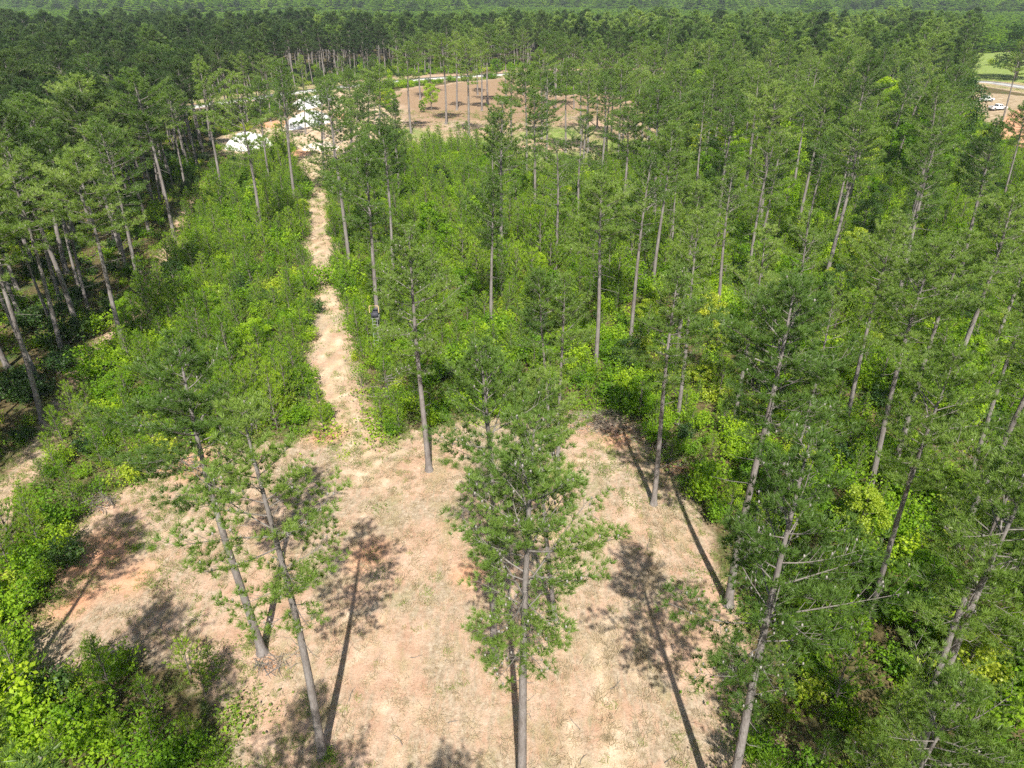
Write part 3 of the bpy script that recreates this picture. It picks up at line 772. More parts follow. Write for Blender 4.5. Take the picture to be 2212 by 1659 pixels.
def window_ok(x, y, h, r=2.2, base=.55):
    ok = np.ones(len(x), bool)
    for fz in (base, .75, 1.0):
        for sx in (-1, 0, 1):
            rr = r * (1 if fz < .9 else .3)
            u, v, d = proj(x + sx * rr, y, h * fz)
            for k in KEEP: ok &= ~inside(k, u, v)
    return ok
def poisson(xs, ys, mind, tries_xy):
    """thin out points nearer than mind using a grid"""
    cell = {}; out = []
    for q, (a, b_) in enumerate(zip(xs, ys)):
        m_ = mind if np.isscalar(mind) else mind[q]
        ci, cj = int(a // m_), int(b_ // m_); bad = False
        for i in (-1, 0, 1):
            for j in (-1, 0, 1):
                for (c, d) in cell.get((ci + i, cj + j), ()):
                    if (c - a) ** 2 + (d - b_) ** 2 < m_ * m_: bad = True; break
                if bad: break
            if bad: break
        if not bad:
            cell.setdefault((ci, cj), []).append((a, b_)); out.append(q)
    return np.array(out, int)
def wedge(ymin, ymax, dens, half=.80, x0=None, extra=22):
    A = (ymax ** 2 - ymin ** 2) * half + 2 * extra * (ymax - ymin)
    n = int(A * dens)
    y = np.sqrt(rng.uniform(max(ymin, 0) ** 2, ymax ** 2, n)) if ymin >= 0 else rng.uniform(ymin, ymax, n)
    x = rng.uniform(-1, 1, n) * (half * y + extra)
    return x, y
sideX = lambda y: np.interp(y, side[:, 1], side[:, 0])
# left stand border: along the side trail then along the yard to the road
border = np.vstack([side[:, :2], [P(470, 345)], [P(478, 290)], [P(560, 262)], [P(612, 228)]])
o_ = np.argsort(border[:, 1]); border = border[o_]
def left_of_stand(x, y, off=0): return x < np.interp(y, border[:, 1], border[:, 0]) - off
def road_d(x, y): return dline(road, x, y)
road_y = lambda x: np.interp(x, road[:, 0], road[:, 1])

X, Y = wedge(8, 490, .22); _k = Y < 462 + 8 * wob(X, Y, .09, 1) + rng.normal(0, 7, len(X)); X, Y = X[_k], Y[_k]
H_ = np.clip(rng.normal(19.4, 2.1, len(X)), 13, 24)
dr = road_d(X, Y)
beyond = (Y > road_y(X)) 
left = left_of_stand(X, Y, 2.2) & ~beyond
u, v, _ = proj(X, Y, 0 * X)
right_far = ~left & ~beyond & (Y > 150) & (X > P(1230, 330)[0])
right_near = ~left & ~beyond & (Y <= 170) & (X > 8 + .12 * Y) 
sp_ = np.where(left, 4.6, np.where(beyond, 5.4, np.where(Y > 150, 7.0, 9.6)))
okz = (left | right_far | right_near | beyond) & (dr > 13)
okz &= dpoly(clearing, X, Y) < -2.5
okz &= (dpoly(farclear, X, Y) < -2) & (dpoly(yard, X, Y) < -1) & (dpoly(lot, X, Y) < -2) & (dpoly(lawn, X, Y) < -1)
okz &= (dline(side, X, Y) > 2.6) & (dline(trail, X, Y) > 5)
okz &= window_ok(X, Y, H_)
txy = np.array(tall_xy)
idx = np.where(okz)[0]
dmin = np.array([np.min(np.hypot(txy[:, 0] - X[q], txy[:, 1] - Y[q])) for q in idx])
idx = idx[dmin > 4.5]
sel_ = []
for s_ in (4.6, 5.4, 7.0, 9.6):
    g = idx[sp_[idx] == s_]; sel_.append(g[poisson(X[g], Y[g], s_, None)])
idx = np.concatenate(sel_)
# in view?
def visible(x, y, h, m=120):
    u, v, d = proj(x, y, h); u0, v0, d0 = proj(x, y, 0 * x)
    return (u > -m) & (u < 2212 + m) & (v < 1659 + m) & (y > 2)
X, Y, H_, left, beyond = X[idx], Y[idx], H_[idx], left[idx], beyond[idx]
dist = np.hypot(X, Y)
vis = visible(X, Y, H_)
order = np.argsort(np.where(vis, dist, 1e6))
N_IND = 300 - len(HERO) - len(OFF)
ind = order[:N_IND]
isind = np.zeros(len(X), bool); isind[ind] = True
for q in ind:
    x, y = X[q], Y[q]
    if left[q]:
        k = PD[rng.integers(2)] if rng.random() < .8 else PV[3]  # mostly the darkened needles: cloud shadow on this stand given by colour
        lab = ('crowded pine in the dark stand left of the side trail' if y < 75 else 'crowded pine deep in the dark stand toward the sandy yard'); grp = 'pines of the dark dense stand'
    else:
        k = PV[rng.choice([1, 2, 3, 4, 5, 6])]
        lab = ('pine among young pines and shrubs in the near right growth' if y < 85 else 'pine among mixed growth in the far right woods'); grp = 'pines of the right-hand woods'
    pine(k, (x, y, float(gz(x, y))), H_[q] / 20, (rng.normal(0, .034), rng.normal(0, .034), rng.uniform(0, 6.28)), lab, grp, rng.uniform(.88, 1.18))
rest = np.where(~isind)[0]
print('tall pines', len(X), 'individual', len(ind), 'rest', len(rest))

# ------------------------------------------------------------------ masses (geometry nodes) from the same meshes
def scatter(name, sources, xs, ys, zs, sc, which, label, cat, tilt=.04, sxy=None):
    """sources: list of lists of mesh objects; which: index per point"""
    n = len(xs)
    me = bpy.data.meshes.new(name); me.vertices.add(n)
    me.vertices.foreach_set('co', np.column_stack([xs, ys, zs]).astype(np.float32).ravel())
    rot = np.column_stack([rng.normal(0, tilt, n), rng.normal(0, tilt, n), rng.uniform(0, 6.28, n)]).astype(np.float32)
    if sxy is None: sxy = rng.uniform(.9, 1.3, n)
    scl = np.column_stack([sc * sxy, sc * sxy, sc]).astype(np.float32)
    a = me.attributes.new('rot', 'FLOAT_VECTOR', 'POINT'); a.data.foreach_set('vector', rot.ravel())
    a = me.attributes.new('scl', 'FLOAT_VECTOR', 'POINT'); a.data.foreach_set('vector', scl.ravel())
    a = me.attributes.new('idx', 'INT', 'POINT'); a.data.foreach_set('value', np.asarray(which, np.int32))
    o = link(bpy.data.objects.new(name, me))
    ng = bpy.data.node_groups.new(name, 'GeometryNodeTree')
    ng.interface.new_socket('Geometry', in_out='INPUT', socket_type='NodeSocketGeometry')
    ng.interface.new_socket('Geometry', in_out='OUTPUT', socket_type='NodeSocketGeometry')
    N = ng.nodes; L = ng.links
    gi = N.new('NodeGroupInput'); go = N.new('NodeGroupOutput')
    iop = N.new('GeometryNodeInstanceOnPoints'); iop.inputs['Pick Instance'].default_value = True
    j = N.new('GeometryNodeJoinGeometry')
    for src in reversed(sources):
        js = N.new('GeometryNodeJoinGeometry')
        for so_ in reversed(src):
            oi = N.new('GeometryNodeObjectInfo'); oi.inputs['Object'].default_value = so_; oi.transform_space = 'ORIGINAL'
            L.new(oi.outputs['Geometry'], js.inputs[0])
        gti = N.new('GeometryNodeGeometryToInstance'); L.new(js.outputs[0], gti.inputs[0]); L.new(gti.outputs[0], j.inputs[0])
    L.new(gi.outputs[0], iop.inputs['Points']); L.new(j.outputs[0], iop.inputs['Instance'])
    def na(nm, ty):
        x = N.new('GeometryNodeInputNamedAttribute'); x.data_type = ty; x.inputs['Name'].default_value = nm; return x.outputs['Attribute']
    L.new(na('idx', 'INT'), iop.inputs['Instance Index'])
    r2 = N.new('FunctionNodeEulerToRotation'); L.new(na('rot', 'FLOAT_VECTOR'), r2.inputs[0]); L.new(r2.outputs[0], iop.inputs['Rotation'])
    L.new(na('scl', 'FLOAT_VECTOR'), iop.inputs['Scale'])
    L.new(iop.outputs[0], go.inputs[0])
    md = o.modifiers.new('scatter', 'NODES'); md.node_group = ng
    tag(o, label, cat, kind='stuff')
    return o
def srcobj(meshes, name, loc, label, cat, sc=1.0):
    """a real plant of that kind standing at loc, also the pattern for the mass"""
    e = empty(name, loc); e.scale = (sc, sc, sc); tag(e, label, cat)
    parts = []
    for me, nm in zip(meshes, ('trunk', 'branches', 'crown') if len(meshes) == 3 else ('trunk', 'crown')):
        c = link(bpy.data.objects.new(nm, me), e); parts.append(c)
        if nm == 'branches': c['kind'] = 'stuff'
    return parts
pf = [srcobj(PF[0], 'pine_tree', (*P(700, 128), 0), 'light green pine at the wood edge beyond the road, behind the large sand pile', 'pine tree'),
      srcobj(PF[1], 'pine_tree', (*P(880, 124), 0), 'dark pine at the wood edge beyond the paved road, above the far clearing', 'pine tree')]
py_ = srcobj(PY, 'pine_tree', (*P(300, 46), 0), 'light green young pine at the hazy far plantation edge', 'pine tree', .4)
def first_parts(me_tuple):
    out = []
    for me in me_tuple:
        out.append(next(o for o in bpy.data.objects if o.data == me))
    return out
# the rest of the tall pines: middle distance in full, farther ones simpler
near_rest = rest[np.hypot(X[rest], Y[rest]) < 250]
far_rest = rest[np.hypot(X[rest], Y[rest]) >= 250]
bpy.context.view_layer.update()
wh = np.where(left[near_rest], rng.integers(0, 2, len(near_rest)), rng.integers(2, 5, len(near_rest)))
scatter('pine_woods', [first_parts(PD[0]), first_parts(PD[1]), first_parts(PV[2]), first_parts(PV[3]), first_parts(PV[4])],
        X[near_rest], Y[near_rest], gz(X[near_rest], Y[near_rest]), H_[near_rest] / 20, wh, 'crowded pines merging behind the nearer ones', 'woods')
scatter('pine_woods', pf, X[far_rest], Y[far_rest], 0 * X[far_rest], H_[far_rest] / 20, np.where(wob(X[far_rest], Y[far_rest], .05, 4) * 60 - X[far_rest] - .25 * Y[far_rest] + rng.normal(0, 25, len(far_rest)) > 0, 1, (rng.random(len(far_rest)) < .35).astype(int)), 'even pine forest beyond the paved road', 'woods')  # dark pines toward the left stand in for the cloud shadow there
# young plantation beyond ~470 m then tall far woods
x, y = wedge(440, 1500, .024); _k = y > 468 + 7 * wob(x, y, .09, 1); x, y = x[_k], y[_k]; 
ty = np.where(y > 1080 + 150 * wob(x, y, .02, 3), 1.0, .42)
scatter('far_plantation', pf + [py_], x, y, 0 * x, ty * rng.uniform(.85, 1.1, len(x)), np.where((ty < .9) | (rng.random(len(x)) < .8), 2, rng.integers(0, 2, len(x))), 'low young pine plantation far beyond the forest', 'woods', sxy=2.1 * np.where(ty < .9, 1.3, 1.0) * rng.uniform(.8, 1.3, len(x)))
x, y = wedge(1500, 4600, .0028)
scatter('far_woods', pf + [py_], x, y, 0 * x, rng.uniform(.8, 1.7, len(x)) * (1 + .25 * np.clip(wob(x, y, .006, 2), -1, 1.5)), np.where(rng.random(len(x)) < .75, 2, rng.integers(0, 2, len(x))), 'hazy woods on the horizon', 'woods', sxy=rng.uniform(4.0, 6.5, len(x)))

# ------------------------------------------------------------------ young pines, shrubs, ground cover
verge = poly([(2080, 205), (2080, 170), (2330, 190), (2330, 225), (2180, 207)])
PILE_ROOM = [(538, 328, 7, 17), (668, 262, 8, 32), (690, 330, 6, 14)]
def growth_zone(x, y, m_clear=.6):
    ok = (dpoly(clearing, x, y) < -m_clear + .75 * wob(x, y, .9, 11)) & (dline(trail, x, y) > 1.9 + .35 * wob(x, y, .5, 4)) & (dline(side, x, y) > 1.5)
    jj = wob(x, y, .45, 17)
    ok &= (dpoly(farclear, x, y) < 1.2 * jj) & ((dpoly(yard, x, y) < -.5 + 1.8 * jj) | ((jj > 1.15) & (y < P(0, 262)[1]))) & (dpoly(lot, x, y) < 0) & (dpoly(lawn, x, y) < 0) & (road_d(x, y) > 12) & ~inside(verge, x, y)
    for cu, cv_, rx_, ry_ in PILE_ROOM:
        q = P(cu, cv_); ok &= ((x - q[0]) / rx_) ** 2 + ((y - q[1]) / ry_) ** 2 > 1
    return ok
SP = []
def place_plants(kind, label_fn, meshes_list, xs, ys, scs, vs, group, cat, n_ind=300):
    """nearest n_ind are objects of their own; the rest one mass"""
    vis = visible(xs, ys, 0 * xs + 2, 40); d = np.hypot(xs, ys)
    order = np.argsort(np.where(vis, d, 1e6)); ii = order[:n_ind]; ms = np.ones(len(xs), bool); ms[ii] = False
    for q in ii:
        x, y = float(xs[q]), float(ys[q]); z = float(gz(x, y))
        mm = meshes_list[vs[q]]
        if isinstance(mm, tuple):
            e = empty(kind, (x, y, z), rng.uniform(0, 6.28)); e.scale = (scs[q],) * 3
            for nm, me in zip(('trunk', 'crown'), mm): link(bpy.data.objects.new(nm, me), e)
        else:
            e = link(bpy.data.objects.new(kind, mm)); e.location = (x, y, z); e.rotation_euler = (0, 0, rng.uniform(0, 6.28)); e.scale = (scs[q],) * 3
        tag(e, label_fn(x, y, vs[q]), cat, group)
    return np.where(ms)[0]
def where_(x, y):
    if left_of_stand(x, y): return 'in the shade of the dark stand'
    if y < P(0, 1300)[1] and x < 0: return 'in the brush at the near left corner'
    if x < float(np.interp(y, trail[::-1, 1], trail[::-1, 0])): return 'between the side trail and the main trail'
    if x > 8 + .12 * y: return 'under the scattered pines of the right growth'
    return 'right of the main trail behind the clearing'

# young pines
x, y = wedge(4, 178, .6, extra=26)
gr = growth_zone(x, y) & ~left_of_stand(x, y, -1)
nz = wob(x, y, .22, 5)
pr = np.where(nz > -.2, 1.0, .35) * np.where(x > 8 + .12 * y, .55, 1.0)
gr &= rng.random(len(x)) < pr
x, y = x[gr], y[gr]; k = poisson(x, y, 1.5, None); x, y = x[k], y[k]
extra_y = [(815, 790, .8), (834, 790, .8), (412, 1455, 1.15), (445, 1500, .9), (465, 1465, .7), (545, 1395, .35), (60, 1500, 1.2), (250, 1510, 1.1), (330, 1540, 1.0)]
ex = np.array([P(a, b_) for a, b_, s in extra_y])
x = np.concatenate([ex[:, 0], x]); y = np.concatenate([ex[:, 1], y])
s = rng.uniform(.65, 1.3, len(x)) * np.where(y > 85, 1.3, 1.0) * (1 + .3 * np.clip(wob(x, y, .3, 8), -1, 1.2)); s[:len(ex)] = [e[2] for e in extra_y]
vv = rng.integers(0, 4, len(x))
ypl = lambda a, b_, v_: ('knee to head high young pine ' if v_ == 3 else 'bushy young pine ') + where_(a, b_)
rs = place_plants('young_pine', ypl, YP, x, y, s, vv, 'young pines of the undergrowth', 'young pine', 290)
scatter('young_pines', [first_parts(m_) for m_ in YP], x[rs], y[rs], gz(x[rs], y[rs]), s[rs], vv[rs], 'young pines growing thick behind the nearer ones', 'young pines')

# shrubs
x, y = wedge(3, 400, .5, extra=26)
nz = wob(x, y, .3, 9)
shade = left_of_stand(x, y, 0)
pr = np.where((y > 85) & (y < 178) & (x < 20 + .1 * y), .4, 1.0) * np.where(nz > .1, 1.0, .5) * np.where(shade, .42, 1.0) * np.where(y > 180, .45, 1.0)
gr = growth_zone(x, y, .2) & (rng.random(len(x)) < pr)
x, y, nz, shade = x[gr], y[gr], nz[gr], shade[gr]
k = poisson(x, y, 1.4, None); x, y, nz, shade = x[k], y[k], nz[k], shade[k]
n = len(x)
vv = rng.choice(6, n, p=[.27, .17, .15, .15, .12, .14]); pa = wob(x, y, .55, 13) + rng.normal(0, .35, n)
vv[pa > .75] = rng.choice([0, 2], int((pa > .75).sum())); vv[(pa < -1.05)] = 3
vv[(vv == 3) & (pa > -.6)] = 0
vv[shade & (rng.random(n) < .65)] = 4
s = rng.uniform(.6, 1.25, n) * (1 + .35 * np.clip(wob(x, y, .4, 6), -1, 1.2))
SNM = ['round green shrub ', 'low spreading green shrub ', 'tall many-stemmed green shrub ', 'yellow-green shrub ', 'dark green shrub ', 'low leafy bush ']
extra_s = [(815, 782, 0, 1.0), (832, 788, 0, 1.0), (824, 798, 0, 1.0), (846, 772, 1, 1.2), (20, 1500, 0, 1.1), (80, 1560, 0, 1.1), (30, 1600, 1, 1.3), (120, 1620, 0, 1.0), (10, 1430, 0, 1.2), (110, 1520, 4, 1.0), (60, 1650, 0, 1.2), (180, 1560, 1, 1.0), (290, 1190, 5, .5), (325, 1185, 5, .45), (712, 1640, 5, .5), (962, 1005, 5, .5), (985, 1012, 5, .4), (1405, 880, 0, 1.0), (1370, 900, 0, 1.1), (1340, 890, 2, .9), (700, 905, 1, 1.0), (640, 915, 0, .9), (2140, 133 + 8, 3, 2.0),
           (40, 1330, 0, 1.1), (30, 1420, 1, 1.1), (150, 1480, 5, 1.0), (200, 1600, 0, 1.2), (330, 1600, 5, 1.3), (400, 1640, 1, 1.0), (470, 1640, 5, .9), (360, 1660, 0, 1.0), (60, 1230, 0, 1.0), (90, 1180, 1, 1.0)]
ex = np.array([P(a, b_) for a, b_, _, _ in extra_s])
x = np.concatenate([ex[:, 0], x]); y = np.concatenate([ex[:, 1], y])
vv = np.concatenate([[e[2] for e in extra_s], vv]).astype(int); s = np.concatenate([[e[3] for e in extra_s], s])
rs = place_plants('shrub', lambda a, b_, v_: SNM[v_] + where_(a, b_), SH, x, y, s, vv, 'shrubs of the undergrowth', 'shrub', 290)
scatter('shrubbery', [first_parts((m_,)) for m_ in SH], x[rs], y[rs], gz(x[rs], y[rs]), s[rs], vv[rs], 'mixed shrubs growing thick under the trees', 'shrubbery')

# low cover: leafy ground plants under the growth, weeds in the open, straw thatch
def tuft_src(name, me, u, v, label, cat):
    p = P(u, v); o = link(bpy.data.objects.new(name, me)); o.location = (*p, float(gz(*p))); tag(o, label, cat); return [o]
def leafclump(seed, n, r, h, size, mat):
    rg = np.random.default_rng(seed)
    p = np.column_stack([rg.normal(0, r, n), rg.normal(0, r, n), np.abs(rg.normal(0, h, n)) + .02])
    V, F, t = leaves(p, size, rg, rg.uniform(.2, .8, n), 1.2)
    return mesh_np('clump', V, F, [M[mat]], None, {'tint': t})
g1 = tuft_src('fern', leafclump(71, 130, .45, .25, .13, 'leaf'), 745, 985, 'leafy clump at the mouth of the main trail', 'ground plant')
g2 = tuft_src('fern', leafclump(72, 110, .5, .18, .11, 'weed'), 820, 1100, 'low green weed clump in the open clearing below the trail mouth', 'ground plant')
g3 = tuft_src('grass_tuft', blade_tuft(73, 34, .32, .012, .16, 'straw'), 900, 1300, 'dry straw tuft left of the big middle pine', 'grass tuft')
g4 = tuft_src('grass_tuft', blade_tuft(74, 34, .30, .012, .15, 'grass'), 860, 1260, 'green grass tuft left of the big middle pine', 'grass tuft')
g5 = tuft_src('grass_tuft', blade_tuft(75, 26, .16, .012, .20, 'straw', 1.6), 1290, 1300, 'flattened straw tuft right of the big middle pine', 'grass tuft')
x, y = wedge(3, 330, .55, extra=26)
gr = growth_zone(x, y, -.6); sh_ = left_of_stand(x, y, 0)
gr &= (rng.random(len(x)) < np.where(sh_, .45, .8) * np.where(y > 170, .4, 1.0))
x, y, sh_ = x[gr], y[gr], sh_[gr]
scatter('undergrowth', [g1, g2], x, y, gz(x, y), rng.uniform(.7, 2.2, len(x)), (rng.random(len(x)) < .35).astype(int), 'low leafy cover under trees and shrubs', 'undergrowth')
# open ground
x, y = wedge(4, 60, 5.5, extra=14); 
ins = dpoly(clearing, x, y) > -1.5
ins |= (dline(side, x, y) < 3) | ((dline(trail, x, y) < 4.5) & ((dline(trail, x, y) > 1.5) | (dline(trail, x, y) < .5)))
x, y = x[ins], y[ins]
nz = wob(x, y, .55, 3) + rng.normal(0, .4, len(x)); edge = dpoly(clearing, x, y)
weed = (nz > .95) | ((rng.random(len(x)) < np.exp(-np.clip(edge, 0, 9) / 2.4) * .65))
wh = np.where(weed, np.where(rng.random(len(x)) < .35, 3, 1), np.where(rng.random(len(x)) < .5, 0, 2))
keep = rng.random(len(x)) < np.where(wh == 3, .30, np.where(wh == 1, .8, .62))
x, y, wh = x[keep], y[keep], wh[keep]
print('open tufts', len(x))
sc_ = np.where(wh == 3, rng.uniform(.3, .8, len(x)), rng.uniform(.5, 1.25, len(x)))
scatter('dry_grass', [g3, g4, g5, g2], x, y, gz(x, y), sc_, wh, 'dry straw and weeds over the clearing', 'dry grass', tilt=.15)
x, y = wedge(60, 330, .8, extra=14); dt = dline(trail, x, y); ds = dline(side, x, y); drr = road_d(x, y)
ins = ((dt < 3.5) & (dt > 1.35)) | (dt < .55) | (ds < 2.6) | (dpoly(farclear, x, y) > 0) & (y < P(1000, 240)[1]) & (rng.random(len(x)) < .5) | ((drr < 13) & (drr > 5)) & (rng.random(len(x)) < .3)
x, y = x[ins], y[ins]
scatter('verge_grass', [g3, g4, g2], x, y, gz(x, y), rng.uniform(.7, 1.6, len(x)), rng.choice(3, len(x), p=[.4, .4, .2]), 'grass and weeds along the trails', 'grass', tilt=.1)

# ------------------------------------------------------------------ broadleaf trees
BL = [((932, 238), 0, 1.0, 'small bright green round tree in the far clearing'), ((912, 243), 1, .55, 'small green sapling at the foot of the round tree in the far clearing'),
      ((845, 240), 1, 1.05, 'dark leafy tree at the left border of the far clearing'), ((830, 232), 3, .8, 'yellow-green leafy tree at the left border of the far clearing'),
      ((1073, 168), 0, .95, 'bright green tree by the road at the back of the far clearing'),
      ((932, 545), 1, 1.15, 'glossy bright green sapling with big leaves among the young pines'), ((965, 560), 1, .8, 'shorter leafy sapling beside the glossy bright green one'),
      ((1530, 720), 3, .75, 'rounded yellow-green tree in the right growth'), ((1580, 395), 0, .9, 'bright green leafy tree below the pale-trunked pine in upper right growth'),
      ((1805, 495), 2, .55, 'round dark green tree in the right growth'), ((2060, 1500), 3, .8, 'bright yellow-green shrubby tree beside the kinked near pine'),
      ((1880, 760), 3, .6, 'yellow-green tree beside the leaning pine in the right growth'), ((1850, 1160), 3, .7, 'yellow-green tree in the lower right growth'),
      ((1640, 1070), 0, .6, 'bright leafy tree at the right rim of the clearing'), ((1380, 905), 0, .55, 'bright leafy bushy tree at the back rim of the clearing in a pine shadow'),
      ((1700, 640), 0, .7, 'green leafy tree in the upper right growth'), ((1960, 1380), 0, .8, 'light green leafy tree at the lower right, behind the kinked pine'),
      ((455, 470), 3, .6, 'bright yellow-green tree near the far end of the side trail'), ((455, 700), 0, .55, 'light green leafy tree between the trails'),
      ((280, 720), 0, .5, 'small leafy tree by the pine standing in brush'), ((2075, 690), 2, .6, 'dark green leafy tree in the right growth')]
for (u, v), k, s, lab in BL:
    p = P(u, v); e = empty('leafy_tree', (p[0], p[1], float(gz(*p))), rng.uniform(0, 6.28)); e.scale = (s, s, s); tag(e, lab, 'leafy tree')
    for nm, me in zip(('trunk', 'crown'), BT[k]): link(bpy.data.objects.new(nm, me), e)
x, y = wedge(18, 170, .02); ok = growth_zone(x, y, 1.0) & ~left_of_stand(x, y, -2) & (wob(x, y, .45, 21) > .25); x, y = x[ok], y[ok]
k = poisson(x, y, 3.2, None)[:130]
for q in k:
    v_ = int(rng.choice([0, 1, 1, 3, 2])); s_ = rng.uniform(.35, .62); e = empty('leafy_sapling', (x[q], y[q], float(gz(x[q], y[q]))), rng.uniform(0, 6.28)); e.scale = (s_ * 1.1, s_ * 1.1, s_)
    tag(e, ['bright green', 'slender bright green', 'dark green', 'yellow-green'][v_] + ' leafy tree', 'leafy tree', 'leafy saplings in the young growth')
    for nm, me in zip(('trunk', 'crown'), BT[v_]): link(bpy.data.objects.new(nm, me), e)
# large oak by the lawn
p = P(2192, 172); e = empty('oak_tree', (*p, 0), 1.0); e.scale = (3.7, 3.7, 2.3); tag(e, 'large dark oak overhanging the lawn and the road at the right border', 'oak tree')
for nm, me in zip(('trunk', 'crown'), BT[2]): link(bpy.data.objects.new(nm, me), e)
# mixed leafy trees in the far right woods
x, y = wedge(55, 420, .06); ok = (x > 14 + .16 * y) & growth_zone(x, y) & (Y.max() > 0); hh = np.where(y < 130, rng.uniform(4, 8, len(x)), rng.uniform(8, 16, len(x))); ok &= window_ok(x, y, hh, 3.5, .3)
x, y, hh = x[ok], y[ok], hh[ok]; k = poisson(x, y, 9, None); x, y, hh = x[k], y[k], hh[k]
k = rng.choice(4, len(x), p=[.4, .2, .33, .07])
o_ = np.argsort(np.where(visible(x, y, hh), np.hypot(x, y), 1e6))
for q in o_[:150]:
    e = empty('leafy_tree', (x[q], y[q], 0), rng.uniform(0, 6.28)); s = hh[q] / 8; e.scale = (s * .9, s * .9, s)
    tag(e, ['bright green', 'bright green', 'dark green', 'yellow-green'][k[q]] + ' leafy tree among the pines of the far right woods', 'leafy tree', 'leafy trees of the far right woods')
    for nm, me in zip(('trunk', 'crown'), BT[k[q]]): link(bpy.data.objects.new(nm, me), e)
q = o_[150:]
if len(q): scatter('leafy_woods', [first_parts(m_) for m_ in BT], x[q], y[q], 0 * x[q], hh[q] / 8, k[q], 'leafy trees beyond in the far right woods', 'woods')

# ------------------------------------------------------------------ snags
def snag(u, v, h, label, mat='twig', branches=14, r=.16, lean=0.0):
    p = P(u, v); e = empty('dead_pine', (*p, 0)); tag(e, label, 'dead tree'); tr = MB(); br = MB(); rg = np.random.default_rng(int(u))
    zs = np.linspace(-.2, h, 12); tr.tube([[lean * z + .06 * math.sin(z), .05 * math.cos(z * .8), z] for z in zs], r * (1 - zs / h * .85) + .01, 9)
    tr.obj('trunk', [M[mat]], e, True)
    for i in range(branches):
        z = h * rg.uniform(.45, .98); a = rg.uniform(0, 6.28); l = rg.uniform(.6, 2.6) * (1.15 - z / h)*1.6 + .3
        d = np.array([math.cos(a), math.sin(a), rg.uniform(.0, .6)]); p0 = np.array([lean * z, 0, z]); p1 = p0 + d * l * .6; p2 = p1 + (d + rg.normal(0, .25, 3)) * l * .5
        br.tube([p0, p1, p2], [.035, .022, .008], 4)
        for _ in range(2): w_ = p1 + (p2 - p1) * rg.random(); br.tube([w_, w_ + rg.normal(0, .3, 3) + d * .3], [.012, .004], 3)
    if branches: tag(br.obj('branches', [M[mat]], e), kind='stuff')
snag(1437, 172, 24, 'tall bare grey dead pine with naked branches above the right woods', branches=22, r=.22)
snag(1377, 197, 16, 'tan peeled dead trunk right of the far clearing', 'bark_red', 5, .24)
snag(1205, 168, 13, 'short tan dead trunk at the back of the far clearing', 'bark_red', 2, .2)
snag(845, 905, 4.5, 'small dead sapling with pale bare twigs beside the ladder stand growth', branches=12, r=.03)

# ------------------------------------------------------------------ brush piles, fallen sticks
def brush(u, v, rx, ry, h, n, label, mat='deadbrush', rz=0.0, L=(.5, 1.6)):
    p = P(u, v); rg = np.random.default_rng(int(u + v)); mb = MB()
    for i in range(n):
        a = rg.uniform(0, 6.28); q = math.sqrt(rg.random()); c = np.array([math.cos(a) * rx * q, math.sin(a) * ry * q, h * (1 - q * q) * rg.random() + .04])
        b2 = rg.uniform(0, 6.28); l = rg.uniform(*L) / 2; d = np.array([math.cos(b2), math.sin(b2), rg.normal(0, .18)]) * l
        k_ = rg.normal(0, .08, 3); r_ = rg.uniform(.008, .028)
        mb.tube([c - d, c + k_, c + d], [r_, r_ * .8, r_ * .4], 4, 1 if rg.random() < .22 else 0)
    rgp = rg.normal(0, 1, (int(n * 2.2), 3)) * [rx * .45, ry * .45, .02] + [0, 0, .05]
    V, F, t = leaves(rgp, .14, rg, np.full(len(rgp), .5), 1.2); mb.add(V, F, 2, t)
    o = mb.obj('brush_pile', [M[mat], M['twig'], M['fallen']]); o.location = (*p, float(gz(*p))); o.rotation_euler = (0, 0, rz)
    tag(o, label, 'brush pile')
brush(1262, 912, 3.2, 1.7, .5, 170, 'brown brush heap at the middle of the back rim of the clearing')
brush(1330, 925, 2.6, 1.4, .6, 160, 'pale tangled brush heap beside the bright leafy bush on the back rim')
brush(1405, 950, 2.6, 1.4, .5, 150, 'grey twig heap at the right back corner of the clearing')
brush(1300, 905, 3.6, 1.2, .7, 200, 'long pale brush windrow behind the brown heap on the back rim')
brush(1440, 985, 1.6, 2.4, .5, 120, 'brown brush strip down the right rim beside the pale straight pine')
brush(1150, 905, 2.4, 1.0, .4, 90, 'thin brush line behind the merged pine crowns on the back rim')
brush(582, 1438, 1.0, .6, .22, 50, 'small dry twig pile at the foot of a clearing pine', 'twig')
brush(390, 1010, 2.2, 1.0, .5, 110, 'grey twig heap at the left back rim of the clearing', 'twig')
brush(200, 1090, 1.8, 1.2, .6, 100, 'grey twig heap by the left rim next to green brush', 'twig')
brush(40, 1480, 1.2, 1.0, .5, 80, 'dark twig heap in the near left brush', 'twig')
brush(1470, 1015, 2.0, 1.4, .4, 100, 'rusty dead brush under the right rim pines', 'fallen')
brush(700, 945, .9, .5, .2, 40, 'rusty dead needles beside the trail mouth', 'fallen')
